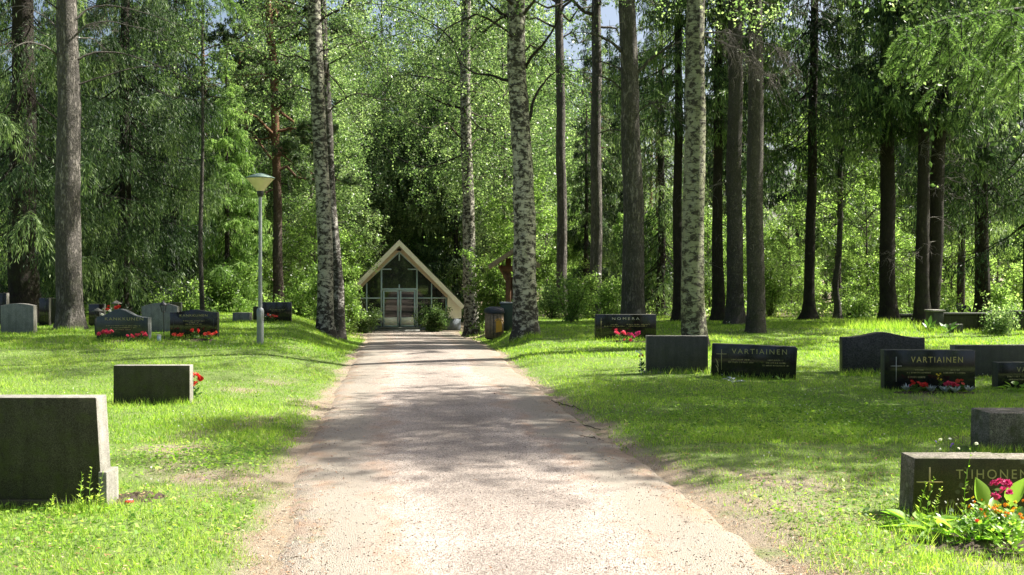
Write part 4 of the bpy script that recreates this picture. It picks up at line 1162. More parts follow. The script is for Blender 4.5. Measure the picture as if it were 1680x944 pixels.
zone(['young_a', 'young_b'], -60, 240, 36, 48, 5, 0.6, 0.9, LB('behind the left gravestones'), 'undergrowth behind the left graves')
zone(['spruce_a', 'birch_b', 'spruce_b'], -120, 520, 46, 62, 13, 0.85, 1.1, LB('left of the chapel'), 'forest left of the chapel', 2.5)
zone(['birch_a'], 470, 535, 44, 51, 2, 0.9, 1.1, LB('beside the chapel on its left'), 'birches beside the chapel', 2.0)
zone(['birch_c'], 800, 850, 46, 54, 1, 0.9, 1.05, LB('just right of the chapel'), 'birches right of the chapel', 2.0)
zone(['birch_c'], 560, 860, 69, 80, 9, 1.15, 1.4, LB('rising behind the chapel ridge'), 'birches behind the chapel', 3)
zone(['birch_a'], 430, 520, 40, 54, 3, 0.85, 1.05, LB('beside the chapel on its left'), 'birches beside the chapel', 2.2)
zone(['birch_a', 'young_a', 'young_a'], 830, 900, 42, 58, 4, 0.8, 1.05, LB('beside the chapel on its right'), 'trees right of the chapel', 1.8)
zone(['birch_a', 'spruce_s', 'birch_b'], 560, 820, 69, 84, 10, 0.9, 1.15, LB('behind the chapel roof'), 'forest behind the chapel', 2.2)
zone(['young_a', 'young_b'], 560, 820, 68, 80, 6, 0.8, 1.2, LB('behind the chapel walls'), 'undergrowth behind the chapel', 1.5)
zone(['young_a', 'young_b', 'spruce_s'], 880, 1080, 42, 60, 8, 0.55, 0.85, LB('behind the two straight pines'), 'undergrowth behind the straight pines')
zone(['spruce_b', 'pine_a', 'birch_a'], 890, 1080, 52, 80, 6, 0.8, 1.0, LB('beyond the straight pines'), 'forest beyond the straight pines', 2.5)
zone(['young_a', 'young_b'], 1090, 1560, 40, 60, 24, 0.7, 1.05, LB('in the sunlit thicket on the right'), 'sunlit thicket on the right', 1.3)
zone(['spruce_c', 'spruce_c', 'spruce_b'], 1080, 1620, 38, 62, 8, 0.85, 1.1, LB('on the right, above the thicket'), 'forest on the right', 3)
zone(['young_b', 'spruce_s', 'young_a'], 1560, 1760, 38, 60, 9, 0.5, 0.9, LB('behind the low wall'), 'undergrowth behind the wall', 1.5)
zone(['spruce_a', 'spruce_b', 'birch_a', 'pine_a', 'pine_b'], -150, 1640, 62, 95, 48, 0.85, 1.15, LB('deep in the far background'), 'far forest', 2.5)

# far woodland that reads as one mass
mb = MB()
n = 60000
ang = (rs.rand(n) - 0.5) * R(84); dd = 98 + 22 * rs.rand(n)
x = np.sin(ang) * dd; y = np.cos(ang) * dd
Ht = 13 + 5 * noise2(x, y, 7, 12)
z = zf(x, y) + Ht * rs.rand(n) ** 0.9
kp = noise2(x * 1.3, z * 1.1 + y, 2.6, 13) > -0.35
c = np.stack([x, y, z], -1)[kp]
u = unit(rs.randn(len(c), 3)); v = unit(np.cross(u, rs.randn(len(c), 3)))
mb.rhomb(c, u * 0.26, v * 0.17, 0, (0.4 + 0.25 * noise2(c[:, 0], c[:, 2], 3, 14) + 0.15 * rs.randn(len(c))).clip(0, 1))
tagp(mb.build('far_woodland', M['birch_leaf']), 'far woodland closing the view between the stems', 'woodland', kind='stuff')

for px, D, kd, lb in ((628, 70, 'birch_b', 'leafy birch rising over the left slope of the chapel roof'), (660, 73, 'birch_a', 'leafy birch straight behind the chapel ridge'), (694, 70, 'birch_b', 'leafy birch rising over the right slope of the chapel roof'), (730, 69, 'young_a', 'bright young tree behind the right eaves of the chapel')):
    plant(kd, px, D, 1.1, lb, None)
plant('birch_c', 632, 77, 1.5, 'tallest birch behind the chapel, filling the top of the picture left of the ridge', None)
plant('birch_c', 712, 79, 1.5, 'tall birch behind the chapel, filling the top of the picture right of the ridge', None)
# forest floor undergrowth
mb = MB()
n = 60000
x, y = scatter(n, 29, 70, lambda y: -0.62 * y, lambda y: 0.62 * y, 1.0)
l, r = edges(np.minimum(y, 54))
lim = 30 + 3.5 * noise2(x, x * 0, 4, 15) + np.where((x > -1) & (x < 12), 5.5, 0) + np.where((x < -4) & (x > -7), 4, 0) - np.where(x > 15, 1.5, 0)
k = (y > lim) & ((x < l - 0.6 - (y > 40) * 1.0) | (x > r + 0.5)) & ~((x > -11) & (x < -1.9) & (y > 52) & (y < 67)) & (noise2(x, y, 1.8, 16) > -0.3)
x, y = x[k], y[k]
hh = (0.15 + 0.45 * rs.rand(len(x)) ** 1.5) * (0.6 + 0.6 * noise2(x, y, 2.5, 17)).clip(0.15)
c = np.stack([x, y, zf(x, y) + hh], -1)
u = unit(rs.randn(len(c), 3) + np.array([0, 0, 0.6])); v = unit(np.cross(u, rs.randn(len(c), 3)))
s_ = (0.045 + 0.04 * rs.rand(len(c)))[:, None]
mb.rhomb(c, u * s_, v * s_ * 0.6, 0, (0.45 + 0.25 * rs.randn(len(c))).clip(0, 1))
tagp(mb.build('undergrowth', M['bush_leaf']), 'ferns and low undergrowth covering the forest floor', 'undergrowth', kind='stuff')

# --- bushes placed one by one
def bush(px, D, H, r, leaves, ls, label, seed, zb=0.1, mat='bush_leaf', stems=5, name='bush', spread=0.09, hang=0.04, droop=0.3, rz=0):
    x = wx(px, D)
    T = empty(name, (x, D, Z(x, D)), rz, label, 'bush')
    r_ = np.random.RandomState(seed)
    st = MB(); fo = None
    tw = []
    for i in range(stems):
        az = i * 2.4 + r_.rand(); ln = r * (0.15 + 0.75 * r_.rand())
        P = limb_path((0.05 * r_.randn(), 0.05 * r_.randn(), -0.05), az, ln, H / max(ln, 0.1) * (0.75 + 0.3 * r_.rand()), 0.1, 9, 0.12, r_)
        st.tube(P, np.linspace(0.012 + 0.004 * H, 0.004, 9), 5, 0, False)
        for kx in range(9):
            a = 1 + int(r_.rand() * 7.5); L2 = r * (0.25 + 0.45 * r_.rand())
            P2 = limb_path(P[min(8, a)], r_.rand() * 6.28, L2, 0.5 + 0.4 * r_.randn(), droop, 5, 0.2, r_)
            st.tube(P2, np.linspace(0.006, 0.002, 5), 3, 0, False); tw.append(P2)
    st.build('stems', M['twig'], T)
    A = np.array(tw); pk = r_.randint(len(A), size=leaves); t = r_.rand(leaves) * 3.999; a = t.astype(int); f = (t - a)[:, None]
    c = A[pk, a] * (1 - f) + A[pk, a + 1] * f + r_.randn(leaves, 3) * spread
    c[:, 2] = np.abs(c[:, 2] - r_.exponential(hang + 1e-6, leaves)) + 0.02
    u = unit(r_.randn(leaves, 3)); v = unit(np.cross(u, r_.randn(leaves, 3)))
    s_ = ls * (0.6 + 0.8 * r_.rand(leaves))[:, None]
    mb = MB(); tv = r_.rand(len(A)) * 0.5 + 0.25
    mb.rhomb(c, u * s_, v * s_ * 0.6, 0, (tv[pk] + 0.2 * r_.randn(leaves)).clip(0, 1))
    mb.build('foliage', M[mat], T)
    return T
bush(570, 37, 4.1, 1.15, 15000, 0.042, 'large bright green bush covering the left side of the chapel', 801, stems=9)
bush(540, 34, 2.2, 1.0, 7000, 0.042, 'low bright bush between the white birch and the chapel bush', 802, stems=6)
bush(592, 50, 1.3, 1.1, 6000, 0.05, 'dark low bush left of the chapel doors', 803, mat='birch_leaf', stems=7)
bush(712, 53, 1.35, 1.1, 9000, 0.05, 'rounded green bush right of the chapel doors', 804, mat='birch_leaf', stems=9)
bush(808, 40, 3.4, 1.2, 9000, 0.045, 'bright leafy rowan bush behind the litter bin', 805, stems=7)
bush(828, 44, 4.6, 1.5, 9000, 0.05, 'taller pale bush behind the notice shelter', 806, stems=7)
bush(938, 29.5, 1.35, 0.6, 2600, 0.035, 'upright bright sapling bush right of the thickest birch', 807, stems=6)
bush(965, 33, 1.5, 0.7, 3000, 0.035, 'second bright bush left of the gravestone marked NOMERA', 808, stems=6)
bush(994, 31, 1.5, 0.6, 3000, 0.035, 'tall bright bush close to the left end of the gravestone marked NOMERA', 809, stems=6)
bush(905, 33, 1.1, 0.7, 2600, 0.035, 'low bush in the shade just right of the thickest birch', 810, mat='birch_leaf', stems=6)
bush(1262, 36, 2.2, 1.1, 6500, 0.04, 'rounded pale green bush right of the grey pine pair', 811, stems=8)
bush(1410, 34, 0.9, 0.8, 3000, 0.035, 'low bright bush left of the thick dark spruce stem', 812, stems=6)
bush(1640, 23.9, 0.62, 0.6, 2600, 0.03, 'grey-green bush growing in front of the low wall', 813, mat='birch_leaf', stems=6)
bush(1552, 33, 0.9, 0.4, 900, 0.04, 'bright sprig standing behind the wall end', 814, stems=4)
bush(1640, 33, 1.25, 0.8, 1800, 0.045, 'bright leafy shrub rising above the low wall', 815, stems=5)
bush(300, 29, 1.0, 0.9, 4500, 0.035, 'low green shrub behind the right KANKKUNEN stone', 816, stems=6)
bush(375, 33, 1.5, 1.2, 6500, 0.04, 'green shrub behind the pale flat stones left of the lamp', 817, stems=7)
bush(500, 33, 1.7, 0.9, 5500, 0.04, 'leafy shrub just left of the white birch foot', 818, stems=7)
bush(405, 38, 2.6, 1.3, 8000, 0.045, 'taller leafy shrub behind the lamp sleeve', 819, stems=8)
bush(85, 33, 1.4, 1.0, 5000, 0.04, 'sunlit shrub glimpsed between the left pine and the huge spruce', 820, stems=6)
bush(5, 33, 1.6, 1.0, 5000, 0.04, 'sunlit shrub at the left edge behind the graves', 821, stems=6)

# ------------------------------------------------------------------ lettering
_font = None
def text_mesh(txt, size, spacing=1.0, depth=0.002):
    cu = bpy.data.curves.new('lettering', 'FONT')
    cu.body = txt; cu.size = size; cu.extrude = depth; cu.space_character = spacing
    cu.align_x = 'CENTER'; cu.align_y = 'CENTER'
    ob = bpy.data.objects.new('lettering', cu); col.objects.link(ob)
    bpy.context.view_layer.update()
    dg = bpy.context.evaluated_depsgraph_get()
    me = bpy.data.meshes.new_from_object(ob.evaluated_get(dg))
    bpy.data.objects.remove(ob); bpy.data.curves.remove(cu)
    me.name = 'inscription'
    return me
def put_text(parent, txt, x, z, y, size, mat='gold', spacing=1.1, name='inscription', width=None, height=None):
    me = text_mesh(txt, size, spacing)
    vs = np.array([v.co for v in me.vertices]); w_ = np.ptp(vs[:, 0]); h_ = np.ptp(vs[:, 1])
    me.materials.clear(); me.materials.append(M[mat])
    o = link(name, me, parent, (x, y, z), (R(90), 0, 0))
    o.scale = ((width / w_) if width else 1, (height / h_) if height else ((width / w_) if width else 1), 1)
    return o
def fine_lines(parent, x, z, y, w_, rows, rh=0.018, mat='dull_gold', seed=0):
    """weathered small lettering, too fine to read"""
    r_ = np.random.RandomState(seed)
    for i, frac in enumerate(rows):
        mb = MB(); xx = -w_ * frac / 2; zz = z - i * rh * 1.9
        while xx < w_ * frac / 2:
            if r_.rand() < 0.12: xx += rh * 0.6; continue
            cw = rh * (0.35 + 0.35 * r_.rand())
            mb.box((x + xx, y - 0.002, zz - rh / 2), (x + xx + cw * 0.28, y, zz + rh / 2))
            if r_.rand() < 0.7: mb.box((x + xx + cw * 0.3, y - 0.002, zz + rh * (r_.rand() - 0.5) * 0.8), (x + xx + cw * 0.8, y, zz + rh * 0.5))
            if r_.rand() < 0.5: mb.box((x + xx + cw * 0.75, y - 0.002, zz - rh / 2), (x + xx + cw * 0.95, y, zz + rh * 0.45))
            xx += cw * 1.35
        if mb.v: mb.build('name_line', M[mat], parent)
def cross_mark(parent, x, zc, y, h, w_, arm, t=0.01, mat='gold'):
    mb = MB(); mb.box((x - t / 2, y - 0.004, zc - h / 2), (x + t / 2, y, zc + h / 2)); mb.box((x - w_ / 2, y - 0.0055, arm - t / 2), (x + w_ / 2, y - 0.0005, arm + t / 2))
    mb.build('cross', M[mat], parent)

def grave(label, D, pxl, pxr, ytop, th, mats, rot=0, outline=None, bev=0.006, cat='gravestone', plinth=None, group=None, zoff=0.0, name='gravestone'):
    k = D / F
    cxp = (pxl + pxr) / 2; x = wx(cxp, D); z = Z(x, D) + zoff
    w_ = (pxr - pxl) * k; H = wz(ytop, D) - z
    g = empty(name, (x, D, z), R(rot), label, cat, group)
    if outline is None: outline = [(-0.5, -0.12), (0.5, -0.12), (0.5, 1), (-0.5, 1)]
    o = [(a * w_, b * H) for a, b in outline]
    mb = MB(); mb.prism(o, -th / 2, th / 2)
    ob = mb.build('slab', [M[m] for m in mats], g)
    bevelled(ob.data, bev, 2, 35)
    for p in ob.data.polygons:
        p.material_index = 0 if p.normal.y < -0.9 else (2 if p.normal.y > 0.9 and len(mats) > 2 else 1)
    if plinth:
        pw, ph, pt = plinth
        mb = MB(); mb.box((-pw / 2, -pt / 2, -0.1), (pw / 2, pt / 2, ph)); pb = mb.build('plinth', M[mats[1]], g); bevelled(pb.data, 0.006)
    return g, w_, H
def arch(n=14, rise=0.14, sh=1.0, p=1.0):
    return [(-0.5, -0.12), (0.5, -0.12)] + [(0.5 - i / n, sh - rise + rise * (math.sin(math.pi * i / n) ** p)) for i in range(n + 1)]
def wave(n=20, sh=0.86):
    o = [(-0.5, -0.12), (0.5, -0.12)]
    for i in range(n + 1):
        u = 0.5 - i / n
        o.append((u, sh + (1 - sh) * math.exp(-(u / 0.24) ** 2)))
    return o
BLK = ['black_granite', 'mid_granite', 'rough_dark']

# near left, seen from behind
g, w_, H = grave('largest near gravestone with a dark mossy back, cut by the left edge', 6.66, -50, 168, 650, 0.17, ['rough_dark', 'sawn_light', 'black_granite'],
                 outline=[(-0.52, -0.08), (0.545, -0.08), (0.493, 1), (-0.5, 1)])
mb = MB(); mb.box((-w_ / 2 - 0.05, -0.125, -0.1), (w_ / 2 + 0.02, -0.087, 0.06)); bevelled(mb.build('plinth', M['rough_dark'], g).data, 0.005)
mb = MB(); mb.prism([(w_ / 2 + 0.022, -0.1), (w_ / 2 + 0.075, -0.1), (w_ / 2 + 0.070, 0.245), (w_ / 2 + 0.012, 0.245)], -0.10, 0.10); bevelled(mb.build('corner_block', M['sawn_light'], g).data, 0.005)
# left middle
g, w_, H = grave('small dark gravestone back on the left lawn with red flowers at its right side', 11.9, 190, 314, 599, 0.14, ['rough_dark', 'sawn_light', 'black_granite'], rot=1)

# KANKKUNEN pair
def asym(n=18):
    o = [(-0.5, -0.12), (0.5, -0.12)]
    for i in range(n + 1):
        u = 0.5 - i / n
        h_ = 0.72 + 0.28 * math.exp(-((u + 0.06) / 0.26) ** 2) + (0.06 if u > 0.28 else 0) * 0
        o.append((u, h_))
    return o
g, w_, H = grave('greenish black gravestone with a humped top and gold KANKKUNEN, left one of the pair', 19.6, 160, 247, 507, 0.16, ['green_granite', 'grey_granite', 'rough_dark'], outline=asym(), rot=-4)
put_text(g, 'KANKKUNEN', 0.04, H * 0.67, -0.081, 0.1, 'dull_gold', 1.2, width=w_ * 0.74, height=0.060)
fine_lines(g, 0.02, H * 0.45, -0.081, w_, (0.66, 0.5, 0.3), 0.02, seed=1)
g, w_, H = grave('black gravestone with a gently waved top and faint gold KANKKUNEN, right one of the pair', 19.9, 281, 358, 508, 0.15, BLK, outline=wave(20, 0.9), rot=2)
put_text(g, 'KANKKUNEN', 0, H * 0.79, -0.076, 0.1, 'dull_gold', 1.2, width=w_ * 0.58, height=0.045)
fine_lines(g, 0, H * 0.60, -0.076, w_, (0.45, 0.2, 0.35), 0.017, seed=2)
for sx in (-1, 1):
    mb = MB(); mb.box((sx * w_ * 0.42 - 0.006, -0.0775, H * 0.15), (sx * w_ * 0.42 + 0.006, -0.075, H * 0.8)); mb.build('engraved_line', M['mid_granite'], g)
grave('pale grey arched gravestone standing between and behind the KANKKUNEN pair', 22.3, 234, 293, 497, 0.14, ['grey_granite', 'sawn_light'], outline=arch(14, 0.13))
grave('dark small gravestone peeking out behind the pale arched one', 25.5, 277, 298, 496.5, 0.12, ['rough_dark', 'grey_granite'])
grave('blue-grey gravestone with a curved top standing alone at the left edge', 21.6, 4, 58, 498, 0.17, ['grey_granite', 'sawn_light'], outline=[(-0.5, -0.12), (0.5, -0.12)] + [(0.5 - i / 12, 0.87 + 0.13 * math.sin(math.pi * (0.12 + 0.76 * i / 12)) ** 0.8) for i in range(13)])
grave('black gravestone with a pale rim cut by the left edge, behind the blue-grey one', 25, -30, 13, 481, 0.14, ['black_granite', 'sawn_light'])
grave('low dark gravestone under the huge spruce, left of the grey-brown pine', 25, 66, 82, 489, 0.12, ['black_granite', 'sawn_light'])
grave('low dark gravestone touching the left side of the grey-brown pine', 25.6, 83, 112, 489.5, 0.12, ['rough_dark', 'sawn_light'])
grave('low black gravestone behind the red and white flowers right of the grey-brown pine', 24.5, 147, 172, 499, 0.12, BLK)
g, w_, H = grave('dark rectangular gravestone behind the street lamp with small red and blue flowers', 26.5, 430, 478, 496, 0.13, ['black_granite', 'sawn_light', 'rough_dark'], rot=6)
fine_lines(g, 0.02, H * 0.62, -0.067, w_, (0.5, 0.35), 0.02, seed=3)
grave('narrow dark gravestone partly hidden by the street lamp', 27.5, 416, 432, 503, 0.13, ['rough_dark', 'grey_granite'])
grave('pale low flat gravestone left of the street lamp', 27, 384, 412, 513, 0.3, ['grey_granite', 'sawn_light'])

# right side
g, w_, H = grave('wide black gravestone marked NOMERA in front of the broad pine', 22.2, 976, 1076, 516, 0.16, BLK, rot=3)
put_text(g, 'NOMERA', -0.01, H * 0.83, -0.081, 0.1, 'silver', 1.5, width=w_ * 0.45, height=0.055)
cross_mark(g, -w_ * 0.41, H * 0.58, -0.08, H * 0.6, 0.05, H * 0.72, 0.006, 'dull_gold')
fine_lines(g, -w_ * 0.19, H * 0.60, -0.081, w_, (0.12, 0.33), 0.02, seed=4); fine_lines(g, w_ * 0.2, H * 0.60, -0.081, w_, (0.38, 0.33), 0.02, seed=5)
grave('plain grey-green rectangular gravestone back in front of the mossy birch', 15.5, 1060, 1160, 551, 0.17, ['mid_granite', 'sawn_light', 'black_granite'], rot=-2, plinth=(1.04, 0.02, 0.24))
g, w_, H = grave('turned black gravestone marked VARTIAINEN with an engraved leaf spray', 14.8, 1170, 1302, 566, 0.16, ['black_granite', 'mid_granite', 'rough_dark'], rot=-14,
                 outline=[(-0.52, -0.12), (0.50, -0.12), (0.525, 0.92), (0.50, 0.97), (-0.5, 1.03)])
put_text(g, 'VARTIAINEN', 0.09, H * 0.80, -0.081, 0.1, 'dull_gold', 1.35, width=w_ * 0.66, height=0.075)
cross_mark(g, -w_ * 0.385, H * 0.55, -0.08, H * 0.62, 0.15, H * 0.72, 0.009, 'dull_gold')
fine_lines(g, -w_ * 0.16, H * 0.55, -0.081, w_, (0.22, 0.30), 0.021, seed=6); fine_lines(g, w_ * 0.26, H * 0.55, -0.081, w_, (0.2, 0.22, 0.32), 0.021, seed=7)
mb = MB()
for i, (a, zz) in enumerate(((0.5, 0.50), (0.35, 0.40), (0.6, 0.32), (0.25, 0.24))):
    c0 = np.array([[-w_ * 0.44 + 0.01 * (i % 2), -0.0815, H * zz]]); d = np.array([[-math.sin(a) * 0.045, 0, math.cos(a) * 0.045]])
    mb.rhomb(c0, d, np.array([[0.008, 0, 0.004]]))
mb.build('leaf_engraving', M['dull_gold'], g)
g, w_, H = grave('dark speckled gravestone with a waved top behind the middle VARTIAINEN stone', 15.6, 1381, 1512, 545, 0.2, ['dark_speckle', 'dark_speckle'], outline=wave(20, 0.87), rot=-5, bev=0.012)
g, w_, H = grave('polished black gravestone marked VARTIAINEN with red begonias in front', 13.5, 1449, 1594, 574, 0.17, ['black_granite', 'mid_granite', 'rough_dark'], rot=-3)
put_text(g, 'VARTIAINEN', 0.10, H * 0.755, -0.086, 0.1, 'gold', 1.3, width=w_ * 0.57, height=0.078)
cross_mark(g, -w_ * 0.37, H * 0.52, -0.085, H * 0.62, 0.15, H * 0.60, 0.007, 'silver')
fine_lines(g, -w_ * 0.12, H * 0.50, -0.086, w_, (0.08, 0.26), 0.02, seed=8); fine_lines(g, w_ * 0.27, H * 0.50, -0.086, w_, (0.1, 0.24), 0.02, seed=9)
fine_lines(g, -w_ * 0.15, H * 0.32, -0.086, w_, (0.18,), 0.022, seed=10)
grave('long dark grey gravestone back behind the polished VARTIAINEN stone', 15.2, 1560, 1720, 566, 0.16, ['mid_granite', 'sawn_light'], rot=3)
g, w_, H = grave('black gravestone reading VART cut by the right edge', 13.7, 1630, 1750, 594, 0.16, BLK, rot=4)
put_text(g, 'VARTIAINEN', 0.10, H * 0.72, -0.081, 0.1, 'dull_gold', 1.3, width=w_ * 0.66, height=0.07)
fine_lines(g, -w_ * 0.2, H * 0.46, -0.081, w_, (0.34, 0.3), 0.022, seed=11)
grave('thick mossy stone block with a pale top at the right edge behind the TIIHONEN stone', 8.75, 1606, 1760, 673, 0.35, ['mossy_stone', 'mossy_stone'], bev=0.012, outline=[(-0.5, -0.12), (0.5, -0.12), (0.49, 1), (-0.49, 1)])
# TIIHONEN, near right, stepped
DN = 6.45
g, w_, H = grave('mossy brown gravestone marked TIIHONEN with a gold cross among hostas and pansies', DN, 1489, 1790, 747, 0.22, ['brown_granite', 'mossy_stone'], rot=0,
                 outline=[(-0.515, -0.12), (0.5, -0.12), (0.5, 0.985), (-0.005, 0.985), (-0.005, 1.0), (-0.5, 1.0)], bev=0.006)
kx = DN / F
def tx(px): return (px - 840) * (DN - 0.11) / F - g.location.x
def tz(py): return EYE - (py - HZ) * (DN - 0.11) / F - g.location.z
put_text(g, 'TIIHONEN', tx(1628), tz(779), -0.111, 0.1, 'dull_gold', 1.3, width=(1686 - 1570) * kx, height=15 * kx)
put_text(g, 'ANNE', tx(1596), tz(801), -0.111, 0.05, 'dull_gold', 1.2, width=30 * kx, height=7 * kx)
cross_mark(g, tx(1525), tz(786), -0.11, 38 * kx, 42 * kx, tz(791), 0.010, 'gold')

# small and distant stones
grave('small dark rough gravestone standing near the crooked rowan stem', 34, 1388, 1410, 513, 0.2, ['rough_dark', 'rough_dark'], outline=[(-0.55, -0.1), (0.5, -0.1), (0.42, 0.9), (0.1, 1.0), (-0.3, 0.97)])
grave('low grey gravestone beside the hosta in front of the wall end', 24.0, 1558, 1578, 532, 0.12, ['mid_granite', 'sawn_light'])
grave('round-topped black gravestone behind the low wall', 33, 1576, 1592, 501, 0.15, ['black_granite', 'black_granite'], outline=arch(10, 0.25))
grave('small pale grey gravestone just left of the round-topped black one behind the wall', 33.5, 1567, 1576, 499, 0.15, ['grey_granite', 'sawn_light'])
for i, (a, b, yt, D, lb) in enumerate(((1349, 1358, 514, 44, 'pale lilac gravestone in the sun just right of the black flared spruce foot'), (1363, 1371, 515, 45, 'pale lilac gravestone touching the left side of the crooked stem'), (1381, 1388, 516, 45, 'pale lilac gravestone between the crooked stem and the small dark stone'), (1221, 1226, 512, 42, 'tiny pale gravestone glimpsed between the pair of grey pines'), (1308, 1316, 517, 45, 'pale lilac gravestone in the sun left of the black flared spruce foot'))):
    grave(lb, D, a, b, yt, 0.12, ['pale_stone', 'pale_stone'])

# ------------------------------------------------------------------ low cemetery wall
DW = 24.5
wx0, wx1 = wx(1547, DW), wx(1800, DW)
zw = Z(wx(1600, DW), DW)
wl_ = empty('cemetery_wall', (wx0, DW, zw), 0, 'low dark stone wall with a paler coping running off to the right edge', 'wall')
Hw = wz(517, DW) - zw
mb = MB()
xx = 0.0
while xx < wx1 - wx0:
    bw = 0.9
    mb.box((xx, 0, -0.3), (xx + bw - 0.012, 0.35, Hw)); xx += bw
bevelled(mb.build('wall_body', M['rough_dark'], wl_).data, 0.012)
mb = MB(); mb.box((0.0, -0.04, Hw + 0.002), (wx(1667, DW) - wx0, 0.39, Hw + 0.05)); mb.box((wx(1667, DW) - wx0 + 0.01, -0.04, Hw + 0.05), (wx1 - wx0, 0.39, Hw + 0.10)); mb.box((wx(1667, DW) - wx0 + 0.01, 0.0, Hw + 0.002), (wx1 - wx0, 0.35, Hw + 0.049))
bevelled(mb.build('coping', M['mid_granite'], wl_).data, 0.008)
mb = MB(); x0, x1 = wx(1530, DW) - wx0, -0.003; hp = wz(512, DW) - zw; mb.box((x0, -0.06, -0.3), (x1, 0.41, hp)); bevelled(mb.build('end_pier', M['mid_granite'], wl_).data, 0.015)
mb = MB(); mb.box((x0 - 0.03, -0.09, hp + 0.002), (x1 + 0.03, 0.44, hp + 0.05)); bevelled(mb.build('pier_cap', M['sawn_light'], wl_).data, 0.008)
w2 = empty('cemetery_wall', (wx(1478, 31), 31, Z(wx(1490, 31), 31)), 0, 'short piece of low stone wall between the thick spruce and the twin spruces', 'wall')
mb = MB(); hh = wz(518, 31) - w2.location.z; mb.box((0, 0, -0.3), (wx(1512, 31) - wx(1478, 31), 0.3, hh)); bevelled(mb.build('wall_body', M['rough_dark'], w2).data, 0.012)
mb = MB(); mb.box((-0.02, -0.03, hh + 0.002), (wx(1512, 31) - wx(1478, 31) + 0.02, 0.33, hh + 0.05)); bevelled(mb.build('coping', M['sawn_light'], w2).data, 0.008)

# ------------------------------------------------------------------ street lamp
DLm = 18.6
xl, zl_ = wx(427, DLm), Z(wx(427, DLm), DLm)
lp = empty('street_lamp', (xl, DLm, zl_), 0, 'grey street lamp with a wide cone-shaped shade on the left lawn', 'street lamp')
def lz(py): return wz(py, DLm) - zl_
def lr(px): return px * DLm / F
mb = MB(); mb.lathe([(lr(5.6), -0.1), (lr(5.6), lz(520)), (lr(6.0), lz(518)), (lr(6.0), lz(511)), (lr(5.2), lz(507)), (lr(3.2), lz(505))], 24); mb.build('pole_base', M['galv'], lp, True)
mb = MB(); mb.box((-0.035, -lr(5.6) - 0.012, lz(528)), (0.035, -lr(5.6) + 0.03, lz(514))); bevelled(mb.build('access_door', M['galv'], lp).data, 0.004)
mb = MB(); mb.lathe([(lr(3.3), lz(506)), (lr(2.9), lz(410)), (lr(2.7), lz(322))], 20); mb.build('pole', M['galv'], lp, True)
mb = MB(); mb.lathe([(lr(3.5), lz(323)), (lr(5.2), lz(319)), (lr(5.6), lz(314)), (lr(5.0), lz(313))], 24); mb.build('collar', M['black_metal'], lp, True)
mb = MB(); mb.lathe([(lr(4.6), lz(315)), (lr(8), lz(310.5)), (lr(17), lz(299)), (lr(22.3), lz(293.6)), (lr(22.3), lz(293.2)), (0, lz(293.0))], 40); mb.build('lamp_shade', M['lamp_cream'], lp, True)
mb = MB(); mb.lathe([(lr(22.4), lz(293.6)), (lr(24), lz(292.8)), (lr(23.6), lz(291.8)), (lr(12), lz(287)), (lr(5), lz(284.8)), (0, lz(284.4))], 40); mb.lathe([(lr(24), lz(292.8)), (lr(22.4), lz(293.6))], 40); mb.build('lamp_cap', M['lamp_green'], lp, True)

# ------------------------------------------------------------------ grave lanterns and candles
D = 19.3; x = wx(268, D); z = Z(x, D)
gl_ = empty('grave_lantern', (x, D, z), 0, 'black lantern on a thin post between the two KANKKUNEN stones', 'lantern')
hh = wz(512, D) - z
mb = MB(); mb.tube([(0.02, 0, -0.05), (0, 0, hh)], [0.008, 0.008], 8); mb.build('post', M['black_metal'], gl_)
mb = MB()
for i in range(6):
    a = i / 6 * 6.283
    mb.tube([(0.032 * math.cos(a), 0.032 * math.sin(a), hh), (0.062 * math.cos(a), 0.062 * math.sin(a), hh + 0.125)], [0.005, 0.005], 4)
mb.lathe([(0, hh - 0.01), (0.036, hh - 0.005), (0.036, hh + 0.008), (0, hh + 0.01)], 6)
mb.build('lantern_cage', M['black_metal'], gl_)
mb = MB(); mb.lathe([(0.075, hh + 0.125), (0.078, hh + 0.14), (0.045, hh + 0.18), (0.02, hh + 0.19), (0.022, hh + 0.205), (0, hh + 0.225)], 12); mb.lathe([(0, hh + 0.124), (0.075, hh + 0.125)], 12); mb.build('lantern_roof', M['black_metal'], gl_)
D = 19.2; x = wx(261, D); z = Z(x, D)
cd = empty('grave_candle', (x, D, z), 0, 'pale blue grave candle standing in the grass at the lantern foot', 'candle')
mb = MB(); mb.lathe([(0, 0), (0.038, 0), (0.04, 0.01), (0.038, 0.11), (0, 0.11)], 16); mb.build('candle_cup', M['candle'], cd, True)
mb = MB(); mb.lathe([(0.041, 0.11), (0.042, 0.125), (0.025, 0.14), (0, 0.142)], 16); mb.build('lid', M['silver'], cd, True)
for px, D, py, lb, mt in ((160, 20.6, 505, 'dark stone lantern with a pointed roof left of the humped KANKKUNEN stone', 'mid_granite'), (191, 24.0, 493, 'small pale stone lantern behind the humped KANKKUNEN stone', 'sawn_light')):
    x = wx(px, D); z = Z(x, D); t = wz(py, D) - z
    sl = empty('stone_lantern', (x, D, z), 0.3, lb, 'lantern')
    mb = MB(); mb.box((-0.05, -0.05, -0.05), (0.05, 0.05, t - 0.22)); mb.build('pedestal', M[mt], sl)
    mb = MB()
    for sx in (-1, 1):
        for sy in (-1, 1): mb.box((sx * 0.045 - 0.012, sy * 0.045 - 0.012, t - 0.219), (sx * 0.045 + 0.012, sy * 0.045 + 0.012, t - 0.09))
    mb.build('light_chamber', M[mt], sl)
    mb = MB(); mb.lathe([(0, t - 0.088), (0.12, t - 0.085), (0.12, t - 0.07), (0.05, t - 0.03), (0.0, t)], 4); mb.build('lantern_roof', M[mt], sl)

